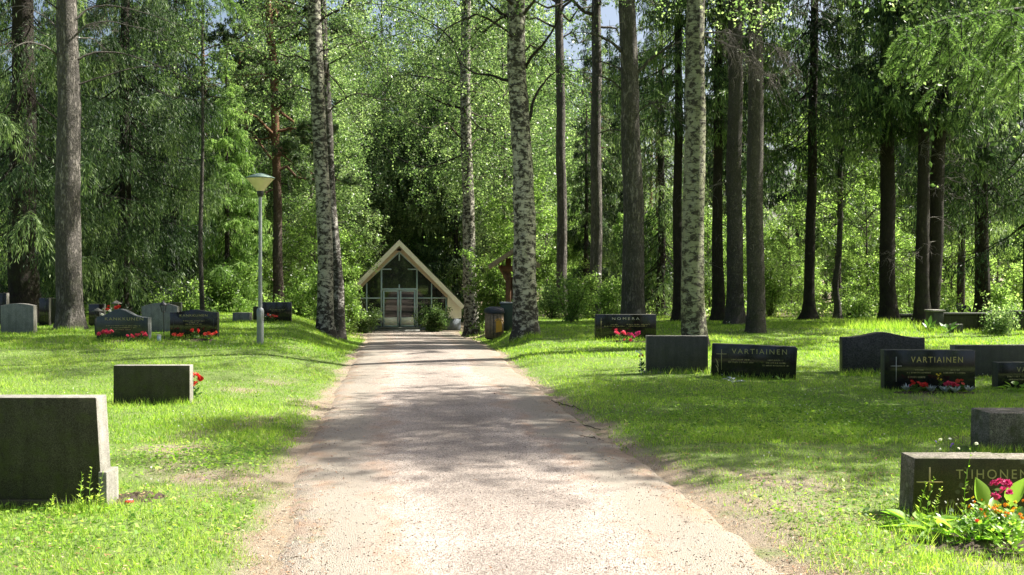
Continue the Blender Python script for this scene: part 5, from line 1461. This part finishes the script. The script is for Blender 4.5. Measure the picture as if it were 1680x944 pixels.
# ------------------------------------------------------------------ flowers
def blossom_mesh(name, matn, petals=14, rad=0.5, seed=0, cup=0.35):
    r_ = np.random.RandomState(seed); mb = MB()
    for ring, (rr_, zz) in enumerate(((1.0, 0.0), (0.72, 0.16), (0.42, 0.28))):
        n = max(5, int(petals * (1 - 0.28 * ring)))
        a = np.arange(n) / n * 6.283 + ring * 0.4 + r_.rand(n) * 0.2
        d = np.stack([np.cos(a), np.sin(a), cup + 0.45 * ring + 0.25 * r_.randn(n)], -1); d = unit(d)
        c = d * rr_ * rad * 0.55 + np.array([0, 0, zz * rad])
        s = np.stack([-np.sin(a), np.cos(a), 0.35 * r_.randn(n)], -1)
        mb.rhomb(c, d * rr_ * rad * 0.5, unit(s) * rr_ * rad * 0.34, 0, (0.5 + 0.3 * r_.randn(n)).clip(0, 1))
    return mb.mesh(name, M[matn])
BL = {}
def blossom(matn):
    if matn not in BL: BL[matn] = blossom_mesh('blossom', matn, seed=len(BL))
    return BL[matn]
def leaf_clump(r, h, n, ls, seed, matn='flower_leaf', wid=0.6, up=0.6, shape='round'):
    r_ = np.random.RandomState(seed); mb = MB()
    a = r_.rand(n) * 6.283; q = r_.rand(n) ** 0.6
    c = np.stack([np.cos(a) * q * r, np.sin(a) * q * r, h * (0.15 + 0.85 * r_.rand(n)) * (1.1 - 0.5 * q)], -1)
    d = unit(np.stack([np.cos(a), np.sin(a), up * np.ones(n) + 0.4 * r_.randn(n)], -1))
    s = unit(np.stack([-np.sin(a), np.cos(a), 0.4 * r_.randn(n)], -1))
    L = ls * (0.6 + 0.7 * r_.rand(n))[:, None]
    mb.rhomb(c, d * L, s * L * wid, 0, (0.5 + 0.25 * r_.randn(n)).clip(0, 1))
    return mb.mesh('leaves', M[matn])
def flower_plant(px, D, matn, blooms, label, r=0.12, h=0.16, size=0.05, seed=0, leaves=40, ls=0.03, cat='begonia', name='begonia_plant', x=None, zt=0.0, leafm='flower_leaf', group=None):
    r_ = np.random.RandomState(seed)
    X = wx(px, D) if x is None else x
    T = empty(name, (X, D, Z(X, D) + zt), 0, label, cat, group)
    link('leaves', leaf_clump(r, h, leaves, ls, seed, leafm), T)
    for i in range(blooms):
        a = i * 2.4 + r_.rand(); q = r * (0.25 + 0.75 * math.sqrt((i + 0.5) / blooms))
        o = link('blossom', blossom(matn if isinstance(matn, str) else matn[i % len(matn)]), T, (math.cos(a) * q, math.sin(a) * q * 0.8, h * (0.75 + 0.45 * r_.rand())), (0.5 + 0.5 * r_.rand(), 0.5 * r_.randn(), r_.rand() * 6))
        s = size * (0.75 + 0.5 * r_.rand()); o.scale = (s, s, s)
    return T
FP = [
 (173, 19.1, 'pink_petal', 8, 'bushy pink begonia in front of the left end of the humped KANKKUNEN stone', 0.15, 0.20, 0.10),
 (215, 19.0, 'pink_petal', 4, 'low pink begonia in front of the humped KANKKUNEN stone, right of its middle', 0.10, 0.12, 0.08),
 (233, 19.1, 'pink_petal', 6, 'tallest pink begonia at the right end of the humped KANKKUNEN stone', 0.11, 0.17, 0.09),
 (291, 19.4, 'coral_petal', 7, 'coral red begonia at the left end of the waved KANKKUNEN stone', 0.13, 0.11, 0.09),
 (321, 19.5, 'red_petal', 5, 'red begonia at the middle of the waved KANKKUNEN stone', 0.10, 0.20, 0.08),
 (346, 19.4, 'coral_petal', 7, 'coral red begonia at the right end of the waved KANKKUNEN stone', 0.13, 0.14, 0.09),
 (319, 12.2, 'red_petal', 7, 'deep red begonia behind the small dark gravestone back on the left lawn', 0.08, 0.26, 0.10),
 (447, 26.0, 'coral_petal', 6, 'small coral begonia before the dark gravestone behind the lamp', 0.12, 0.20, 0.08),
 (185, 23.2, 'red_petal', 6, 'red flowers among pale ones behind the humped KANKKUNEN stone', 0.16, 0.46, 0.11),
 (1020, 21.7, 'pink_petal', 8, 'pink begonia left of the middle of the NOMERA stone', 0.16, 0.22, 0.10),
 (1040, 21.6, 'magenta_petal', 9, 'deep pink begonia right of the middle of the NOMERA stone', 0.14, 0.17, 0.10),
 (1030, 21.4, 'pink_petal', 3, 'low pink begonia lying forward in front of the NOMERA stone', 0.09, 0.07, 0.07),
 (1504, 13.1, 'red_petal', 6, 'bright red begonia under the cross of the polished VARTIAINEN stone', 0.10, 0.13, 0.075),
 (1517, 13.15, 'red_petal', 4, 'smaller red begonia right beside the bright red one', 0.06, 0.10, 0.065),
 (1560, 13.1, 'pink_petal', 9, 'pink and white begonia at the right of the polished VARTIAINEN stone', 0.10, 0.12, 0.075),
 (1576, 13.2, 'coral_petal', 4, 'coral begonia at the right end of the polished VARTIAINEN stone', 0.06, 0.14, 0.065)]
for i, (px, D, mt, n, lb, r, h, sz) in enumerate(FP):
    flower_plant(px, D, mt, n, lb, r, h, sz, 900 + i, 50, 0.032)
flower_plant(1541, 13.2, 'yellow_petal', 5, 'small yellow flowers between the red and pink begonias', 0.05, 0.21, 0.035, 930, 30, 0.025, 'flower', 'yellow_flower')
flower_plant(176, 23.6, 'white_petal', 7, 'white flowers beside the red ones behind the humped KANKKUNEN stone', 0.15, 0.42, 0.08, 931, 60, 0.04, 'flower', 'white_flower')
flower_plant(436, 26.0, ['violet_petal', 'white_petal'], 6, 'violet and white flowers beside the street lamp pole', 0.12, 0.20, 0.05, 932, 40, 0.03, 'flower', 'violet_flower')
flower_plant(1053, 15.4, ['coral_petal', 'white_petal'], 5, 'red and white flowers peeking out left of the plain grey gravestone back', 0.06, 0.33, 0.045, 933, 40, 0.03, 'flower', 'grave_flower')
flower_plant(1195, 26.5, 'white_petal', 3, 'pale tiny flower by the foot of the grey pine', 0.06, 0.1, 0.04, 934, 20, 0.03, 'flower', 'white_flower')
for i, (px, dd) in enumerate(((1488, 13.15), (1527, 13.05), (1551, 13.0), (1567, 13.0), (1590, 13.1))):
    D = dd; X = wx(px, D)
    lb = ['silver-leaved plant under the cross of the polished VARTIAINEN stone', 'silver-leaved plant between the red begonia and the yellow flowers', 'silver-leaved plant right below the yellow flowers', 'silver-leaved plant under the pink begonia', 'silver-leaved plant at the right end of the begonia row'][i]
    T = empty('dusty_miller', (X, D, Z(X, D)), i, lb, 'silver plant', 'silver plants in the begonia row')
    r_ = np.random.RandomState(i + 60); mb = MB(); n = 34
    a = r_.rand(n) * 6.28; q = r_.rand(n)
    d = unit(np.stack([np.cos(a) * 0.7, np.sin(a) * 0.7, 0.5 + 0.5 * r_.rand(n)], -1)); L = 0.035 + 0.03 * r_.rand(n)
    mb.rhomb(d * L[:, None] * 1.1 + np.array([0, 0, 0.02]), d * L[:, None], unit(np.stack([-np.sin(a), np.cos(a), 0.3 * r_.randn(n)], -1)) * 0.013, 0, r_.rand(n))
    mb.build('leaves', M['silver_leaf'], T)

# broad leaved hostas
def hosta(X, D, n, L, label, seed, mat='hosta_leaf', up=(0.5, 1.0), width=0.4, name='hosta_plant', cat='hosta', arr=None):
    r_ = np.random.RandomState(seed)
    T = empty(name, (X, D, Z(X, D)), 0, label, cat)
    arr = arr or [(i * 2.4 + r_.rand() * 0.6, up[0] + (up[1] - up[0]) * r_.rand(), L * (0.7 + 0.5 * r_.rand())) for i in range(n)]
    for it in arr:
        a, el, ln = it[:3]
        mb = MB(); m = 9
        t = np.linspace(0, 1, m)
        stem = ln * 0.5
        base = np.array([0.015 * math.cos(a), 0.015 * math.sin(a), 0])
        dh = np.array([math.cos(a), math.sin(a), 0]); up_ = np.array([0, 0, 1.0])
        curve = lambda s: base + dh * (math.cos(el) * s + 0.25 * s * s / ln * (1 - el / 1.6)) + up_ * (math.sin(el) * s - 0.30 * s * s / ln * (1.5 - el))
        pts = np.array([curve(stem * x_) for x_ in np.linspace(0, 1, 4)])
        mb.tube(pts, [0.005, 0.004, 0.004, 0.003], 5, 0, False)
        side = np.array([-math.sin(a), math.cos(a), 0])
        if len(it) > 3:
            side = unit(np.cross(dh * math.cos(el) + up_ * math.sin(el), np.array([0.2, -1.0, 0.35])))
        wv = np.sin(np.pi * np.clip(t, 0, 1) ** 0.62) ** 0.85 * (1 - 0.35 * t) * ln * width * 0.5
        V = []
        for i in range(m):
            c = curve(stem + ln * 0.62 * t[i]); w_ = wv[i] + 0.001
            V += [c - side * w_ + up_ * w_ * 0.42 + np.array([0, 0.25, 0]) * w_, c - side * w_ * 0.5 + up_ * w_ * 0.05, c, c + side * w_ * 0.5 + up_ * w_ * 0.05, c + side * w_ + up_ * w_ * 0.42 + np.array([0, 0.25, 0]) * w_]
        ii = np.arange(m - 1)[:, None] * 5; jj = np.arange(4)[None, :]
        Q = np.stack([ii + jj, ii + jj + 1, ii + 5 + jj + 1, ii + 5 + jj], -1).reshape(-1, 4)
        mb.add(np.array(V), Q, 0, np.full(len(Q), 0.3 + 0.5 * r_.rand()))
        mb.build('leaf', M[mat], T, True)
    return T
X = lambda px, D: wx(px, D)
hosta(X(1636, 5.95), 5.95, 2, 0.3, 'two tall upright yellow-green hosta leaves in front of the TIIHONEN stone', 70, width=0.36,
      arr=[(math.pi + 0.2, 1.28, 0.35, 1), (-0.2, 1.25, 0.36, 1), (1.2, 0.9, 0.26), (-2.0, 0.7, 0.22)])
hosta(X(1515, 6.0), 6.0, 16, 0.20, 'pale green hosta at the left foot of the TIIHONEN stone', 71, up=(0.25, 0.8), width=0.42)
hosta(X(1556, 5.85), 5.85, 16, 0.21, 'bright hosta below the gold cross of the TIIHONEN stone', 72, up=(0.3, 0.9), width=0.5)
hosta(X(1590, 5.75), 5.75, 14, 0.19, 'bright broad-leaved hosta beside the orange pansies', 73, up=(0.3, 0.9), width=0.5)
hosta(X(1672, 5.9), 5.9, 7, 0.20, 'green hosta at the right edge behind the pansies', 74, 'flower_leaf', up=(0.5, 1.1), width=0.55)
hosta(X(1205, 14.3), 14.3, 8, 0.16, 'pale hosta at the left foot of the turned VARTIAINEN stone', 75, 'silver_leaf', up=(0.3, 0.7), width=0.4)
hosta(X(1285, 14.25), 14.25, 8, 0.15, 'pale green hosta at the right foot of the turned VARTIAINEN stone', 76, 'hosta_leaf', up=(0.35, 0.8), width=0.35)
hosta(X(1555, 23.7), 23.7, 8, 0.40, 'single hosta with arching pale leaves near the wall end', 77, 'flower_leaf', up=(0.6, 1.1), width=0.3)
hosta(X(1668, 13.3), 13.3, 12, 0.20, 'green leafy plant in front of the gravestone reading VART', 78, 'hosta_leaf', up=(0.4, 1.0), width=0.45)
hosta(X(1525, 24.0), 24.0, 9, 0.38, 'tall leafy weed in front of the wall pier', 79, 'flower_leaf', up=(0.9, 1.4), width=0.25, name='leafy_weed', cat='weed')
for i, (px, D, mt, nb, lb, zz) in enumerate([
    (1612, 5.85, ['orange_petal', 'yellow_petal'], 12, 'orange pansies close to the tall hosta leaves', 0),
    (1640, 5.7, ['orange_petal', 'yellow_petal'], 13, 'orange and yellow pansies below the pink begonia', 0),
    (1668, 5.8, ['orange_petal', 'yellow_petal'], 12, 'orange pansies right of the pink begonia at the right edge', 0),
    (1605, 5.65, ['coral_petal', 'white_petal'], 5, 'small coral and white pansies at the front left of the bed', 0),
    (1662, 5.5, ['orange_petal', 'yellow_petal'], 9, 'low orange pansies nearest to the camera', 0)]):
    flower_plant(px, D, mt, nb, lb, 0.12, 0.21, 0.026, 950 + i, 120, 0.022, 'pansy', 'pansy_plant', leafm='hosta_leaf')
T = flower_plant(1643, 5.8, 'magenta_petal', 9, 'bright pink begonia head rising above the orange pansies', 0.065, 0.33, 0.055, 960, 24, 0.03, 'begonia', 'begonia_plant')
flower_plant(1562, 6.85, ['violet_petal', 'white_petal', 'white_petal'], 14, 'violet and white flowers behind the top edge of the TIIHONEN stone', 0.17, 0.35, 0.028, 961, 140, 0.03, 'flower', 'violet_flower')
flower_plant(1572, 5.9, 'white_petal', 5, 'white flower buds among the hosta leaves', 0.12, 0.19, 0.016, 962, 20, 0.02, 'flower', 'white_flower')

# soil of the flower bed and the bare patch
def soil_patch(px, D, rx, ry, label, name='soil_patch', h=0.03, seed=0):
    r_ = np.random.RandomState(seed); X0 = wx(px, D); mb = MB(); rings, n = 8, 28
    a = np.linspace(0, 2 * np.pi, n, endpoint=False); lob = 1 + 0.12 * np.sin(3 * a + seed) + 0.08 * np.sin(7 * a)
    V = []
    for i in range(rings + 1):
        q = i / rings
        xx = X0 + np.cos(a) * rx * q * lob; yy = D + np.sin(a) * ry * q * lob
        V.append(np.stack([xx, yy, zf(xx, yy) + h * (1 - q ** 2) + 0.008 * r_.randn(n) * (q < 1) - 0.012 * (i == rings)], -1))
    V = np.concatenate(V); i = np.arange(rings)[:, None] * n; j = np.arange(n)[None]; j2 = (j + 1) % n
    mb.add(V, np.stack([i + j, i + j2, i + n + j2, i + n + j], -1).reshape(-1, 4))
    o = mb.build(name, M['soil'], smooth=False); tagp(o, label, kind='structure'); return o
soil_patch(1650, 5.75, 0.62, 0.42, 'dark soil of the flower bed', h=0.05, seed=1)
soil_patch(222, 6.85, 0.20, 0.22, 'dark bare soil beside the near left gravestone', h=0.02, seed=2)
soil_patch(1530, 13.1, 0.6, 0.16, 'dark soil under the begonias', h=0.03, seed=3)
soil_patch(205, 19.1, 0.55, 0.2, 'dark soil', h=0.03, seed=4); soil_patch(320, 19.45, 0.55, 0.18, 'dark soil', h=0.03, seed=5); soil_patch(1028, 21.6, 0.5, 0.2, 'dark soil', h=0.03, seed=6)
# little red and white token on the bare patch
X0, D = wx(212, 6.62), 6.62
T = empty('grave_token', (X0, D, Z(X0, D) + 0.02), 0.5, 'small red and white plastic token on the bare soil by the near left gravestone', 'token')
mb = MB(); mb.lathe([(0, 0), (0.028, 0.0), (0.03, 0.008), (0.02, 0.014), (0, 0.014)], 14); mb.build('disc', M['red_petal'], T, True)
mb = MB(); mb.box((-0.022, -0.005, 0.0145), (0.022, 0.006, 0.019)); mb.build('white_band', M['white_plastic'], T)
# small white plastic marker left of the plain back
X0, D = wx(1049, 15.3), 15.3
T = empty('plant_label', (X0, D, Z(X0, D) + 0.30), 0, 'white plant label leaning left of the plain grey gravestone back', 'plant label')
mb = MB(); mb.prism([(-0.06, 0.07), (-0.055, 0.085), (0.02, 0.045), (0.015, 0.03)], -0.003, 0.003); mb.build('tag_plate', M['white_plastic'], T)
mb = MB(); mb.tube([(0.01, 0, 0.035), (0.03, 0.0, -0.32)], [0.003, 0.003], 6); mb.build('stake', M['white_plastic'], T)

# wild stalks in front of the near left stone
def stalk(px, D, H, label, seed, lean=0.05):
    r_ = np.random.RandomState(seed); X0 = wx(px, D)
    T = empty('wild_stalk', (X0, D, Z(X0, D)), 0, label, 'weed')
    t = np.linspace(0, 1, 8); P = np.stack([lean * t ** 2 + 0.006 * np.sin(t * 9), 0.02 * t, H * t], -1)
    mb = MB(); mb.tube(P, np.linspace(0.0022, 0.001, 8), 5, 0, False); mb.build('stem', M['grass'], T)
    mb = MB(); n = 26; q = 0.15 + 0.85 * r_.rand(n); c = np.stack([np.interp(q, t, P[:, 0]), np.interp(q, t, P[:, 1]), q * H], -1); a = r_.rand(n) * 6.28
    d = unit(np.stack([np.cos(a), np.sin(a), 0.4 + 0.3 * r_.rand(n)], -1)); L = (0.018 * (1.2 - q) + 0.004)[:, None]
    mb.rhomb(c + d * L, d * L, unit(np.cross(d, r_.randn(n, 3))) * L * 0.35, 0, 0.6 + 0.4 * r_.rand(n)); mb.build('leaves', M['grass'], T)
    return T
for i, (px, H, ln) in enumerate(((133, 0.27, -0.01), (147, 0.30, 0.0), (163, 0.28, 0.01), (83, 0.12, 0.01))):
    stalk(px, 6.42, H, ['left one of the three thin seed stalks before the near left gravestone', 'middle and tallest of the three thin seed stalks before the near left gravestone', 'right one of the three seed stalks, in line with the stone edge', 'short stalk standing apart, left of the three seed stalks'][i], i + 3, ln)
for i, (px, H) in enumerate(((1508, 0.30), (1521, 0.33), (1533, 0.27), (1582, 0.52))):
    stalk(px, 6.0, H, ['short thin stalk in front of the mossy end of the TIIHONEN stone', 'thin stalk below the gold cross', 'thin stalk just right of the gold cross', 'very tall thin stalk crossing the TIIHONEN lettering'][i], i + 30)

# taller grass tufts at stone feet and along the wall
mb = MB()
def tuft_line(px0, px1, D, n, h, wd, dj=0.06):
    x = wx(px0 + (px1 - px0) * rs.rand(n), D); y = D + dj * rs.randn(n)
    blades(mb, x, y, h * (0.5 + rs.rand(n)), wd * (0.7 + 0.6 * rs.rand(n)), (0.55 + 0.25 * rs.randn(n)).clip(0, 1), 0, 0.9)
for a in [(-60, 180, 6.47, 450, 0.055, 0.003, 0.04), (95, 175, 6.42, 130, 0.09, 0.003), (188, 318, 11.78, 350, 0.08, 0.004), (1480, 1600, 5.8, 350, 0.09, 0.0025, 0.1), (1480, 1620, 6.1, 160, 0.12, 0.0025, 0.06), (1500, 1690, 5.4, 600, 0.05, 0.0025, 0.08),
          (1055, 1165, 15.33, 300, 0.09, 0.005), (1165, 1305, 14.6, 350, 0.09, 0.005), (1375, 1450, 15.3, 250, 0.10, 0.005), (1440, 1600, 13.2, 300, 0.06, 0.004), (1380, 1500, 25.5, 1300, 0.20, 0.007, 0.8), (1500, 1560, 24.3, 350, 0.16, 0.006, 0.3), (1560, 1700, 24.2, 500, 0.09, 0.006, 0.2),
          (160, 250, 19.3, 300, 0.09, 0.005), (280, 360, 19.6, 300, 0.09, 0.005), (835, 890, 22.6, 500, 0.12, 0.006, 0.12), (95, 135, 22.6, 250, 0.10, 0.006), (415, 440, 18.5, 200, 0.08, 0.005), (1110, 1170, 19.7, 400, 0.12, 0.006, 0.1), (975, 1080, 22.0, 350, 0.09, 0.006), (1600, 1760, 8.5, 500, 0.08, 0.004)]:
    tuft_line(*a)
tagp(mb.build('tall_grass', M['grass']), 'taller grass tufts growing around the stones and stems', 'grass', kind='stuff')

# exposed roots / sticks on the right path edge
for i, (p, r0, lb) in enumerate([
    ([(925, 688), (948, 692), (985, 702)], 0.006, 'thin fallen stick on the right path edge, upper one'),
    ([(950, 712), (975, 716), (990, 720)], 0.006, 'thin fallen stick on the right path edge, lower one'),
    ([(905, 655), (930, 662), (955, 672)], 0.009, 'small exposed root farther up the right path edge')]):
    P = []
    for px, py in p:
        D = (EYE - 0.03) * F / (py - HZ); P.append((wx(px, D), D, Z(wx(px, D), D) + 0.012))
    mb = MB(); P = np.array(P); t = np.linspace(0, 1, 9); s = np.linspace(0, 1, 3)
    Q_ = np.stack([np.interp(t, s, P[:, j]) for j in range(3)], -1); Q_[1:-1] += rs.randn(7, 3) * 0.008
    o = mb.tube(Q_, np.linspace(r0, 0.004, 9), 6)
    tagp(mb.build('fallen_stick', M['spruce_bark'], smooth=True), lb, 'stick')

# ------------------------------------------------------------------ near overhanging spruce boughs
def spruce_bough(parent, pts, r0, nt_, tl, seed, name='bough', dens=220, fresh='spruce_fresh', back=0):
    """detailed bough: a limb with hanging needle-covered twigs"""
    r_ = np.random.RandomState(seed)
    pts = np.asarray(pts, float); s = np.linspace(0, 1, len(pts)); t = np.linspace(0, 1, 24)
    P = np.stack([np.interp(t, s, pts[:, i]) for i in range(3)], -1)
    for _ in range(3): P[1:-1] = 0.25 * P[:-2] + 0.5 * P[1:-1] + 0.25 * P[2:]
    mb = MB(); mb.tube(P, np.linspace(r0, 0.003, 24), 6, 0, False)
    segs = []
    for i in range(nt_):
        q = 0.18 + 0.82 * (i + r_.rand()) / nt_; a = min(22, int(q * 23)); p = P[a] + (P[a + 1] - P[a]) * (q * 23 - a)
        d = unit(P[a + 1] - P[a]); az = math.atan2(d[1], d[0]) + (1 if i % 2 else -1) * (0.35 + 0.5 * r_.rand())
        L = tl * (0.5 + 0.7 * r_.rand()) * (1.15 - 0.75 * q)
        P2 = limb_path(p, az, L, 0.0 - 0.25 * r_.rand(), 0.8 + 0.9 * r_.rand(), 7, 0.1, r_)
        mb.tube(P2, np.linspace(0.004, 0.0015, 7), 4, 0, False); segs.append(P2)
        for kx in range(5):
            b = 1 + int(r_.rand() * 4.9); L2 = L * (0.25 + 0.3 * r_.rand())
            P3 = limb_path(P2[b], az + (1 if kx % 2 else -1) * (0.5 + 0.4 * r_.rand()), L2, -0.3, 0.6, 4, 0.1, r_)
            segs.append(np.stack([np.interp(np.linspace(0, 3, 7), np.arange(4), P3[:, j]) for j in range(3)], -1))
            mb.tube(P3, np.linspace(0.002, 0.001, 4), 3, 0, False)
    segs.append(P[np.linspace(8, 23, 7).astype(int)])
    A = np.array(segs); ln = np.linalg.norm(A[:, -1] - A[:, 0], axis=1)
    n = int(dens * ln.sum() / 0.1 * 0.5); pk = r_.choice(len(A), n, p=ln / ln.sum()); tt = r_.rand(n) * 5.999; a = tt.astype(int); f = (tt - a)[:, None]
    c = A[pk, a] * (1 - f) + A[pk, a + 1] * f; d = unit(A[pk, a + 1] - A[pk, a])
    o = unit(np.cross(d, r_.randn(n, 3))); u = unit(o + d * 0.9); L = 0.008 + 0.006 * r_.rand(n)[:, None]
    v = unit(np.cross(u, r_.randn(n, 3))) * 0.0011
    mb.rhomb(c + u * L, u * L, v, 1, (0.12 + 0.62 * (tt / 6) + 0.18 * r_.randn(n)).clip(0, 1))
    return link(name, mb.mesh('spruce_bough', [M['spruce_bark'], M[fresh]]), parent)
# spruce just outside the right edge
TX, TY = 4.7, 5.0
NS = empty('spruce_tree', (TX, TY, Z(TX, TY)), 0, 'spruce outside the right edge whose sunlit drooping boughs hang into the top right corner', 'spruce')
me, pc, rr = trunk_mesh(np.array([(0, 0, -0.2), (0, 0, 1), (0, 0, 6), (0, 0, 12)]), np.array([0.13, 0.12, 0.08, 0.02]), 0.5, 14, 0.2, 0.05, 5, 'trunk', M['spruce_bark'])
link('trunk', me, NS)
def PW(o, lst): return [((px - 840) * D / F - o.location.x, D - o.location.y, wz(py, D) - o.location.z) for px, py, D in lst]
spruce_bough(NS, [(0, 0, 3.4)] + PW(NS, [(1760, 0, 5.1), (1640, 20, 4.9), (1560, 28, 4.8), (1492, 52, 4.7)]), 0.016, 26, 0.34, 1)
spruce_bough(NS, [(0, 0, 3.2)] + PW(NS, [(1780, 20, 5.5), (1690, 45, 5.3), (1640, 75, 5.2), (1600, 110, 5.1)]), 0.016, 18, 0.34, 2)
spruce_bough(NS, [(0, 0, 3.0)] + PW(NS, [(1800, 40, 5.0), (1720, 70, 4.8), (1668, 110, 4.7)]), 0.014, 14, 0.36, 3)
spruce_bough(NS, [(0, 0, 3.9)] + PW(NS, [(1790, -60, 5.6), (1700, -45, 5.4), (1620, -30, 5.3)]), 0.016, 14, 0.32, 4)
# spruce outside the left edge
TX, TY = -6.6, 9.2
NL = empty('spruce_tree', (TX, TY, Z(TX, TY)), 0, 'spruce outside the left edge whose bright bough tip hangs into the top of the picture', 'spruce')
me, pc, rr = trunk_mesh(np.array([(0, 0, -0.2), (0, 0, 1), (0, 0, 6), (0, 0, 11)]), np.array([0.13, 0.12, 0.08, 0.02]), 0.5, 14, 0.2, 0.05, 6, 'trunk', M['spruce_bark'])
link('trunk', me, NL)
spruce_bough(NL, [(0, 0, 5.0)] + PW(NL, [(20, -160, 8.2), (150, -100, 7.6), (250, -62, 7.2), (330, -35, 7.0), (385, 8, 6.9)]), 0.022, 34, 0.30, 11)
spruce_bough(NL, [(0, 0, 4.7)] + PW(NL, [(60, -130, 8.4), (180, -95, 7.9), (260, -62, 7.6), (315, -28, 7.4)]), 0.018, 20, 0.28, 12)

# ------------------------------------------------------------------ unseen trees added outside the view, for dappled shade and reflections
def shade_tree(kind, X, Y, s, label):
    return plant(kind, 0, Y, s, label, None, x=X)
shade_tree('birch_c', 9.3, 13.4, 0.84, 'unseen birch outside the right edge behind the black stones, placed for its shade')
shade_tree('birch_c', 11.6, 14.0, 0.88, 'third unseen birch outside the right edge, added between the others for denser shade')
shade_tree('birch_c', 13.6, 15.6, 0.95, 'second unseen birch outside the right edge, behind the first, placed for its shade')
shade_tree('pine_b', 15.2, 24.5, 0.9, 'unseen pine outside the right edge near the wall, placed for its shade')
for i, (x_, y_) in enumerate(((-21, -17), (-14, -18), (-8, -22), (-2, -26), (5, -21), (11, -17), (17, -22), (24, -18), (1, -17))):  # unseen trees put behind the camera for glass and stone to reflect
    o_ = shade_tree('birch_b' if i % 2 else 'spruce_a', x_, y_, 1.0, 'birch of the unseen row behind the viewpoint, mirrored in glass and polished stone' if i % 2 else 'spruce of the unseen row behind the viewpoint, mirrored in glass and polished stone')
    o_['group'] = 'birches behind the viewpoint' if i % 2 else 'spruces behind the viewpoint'
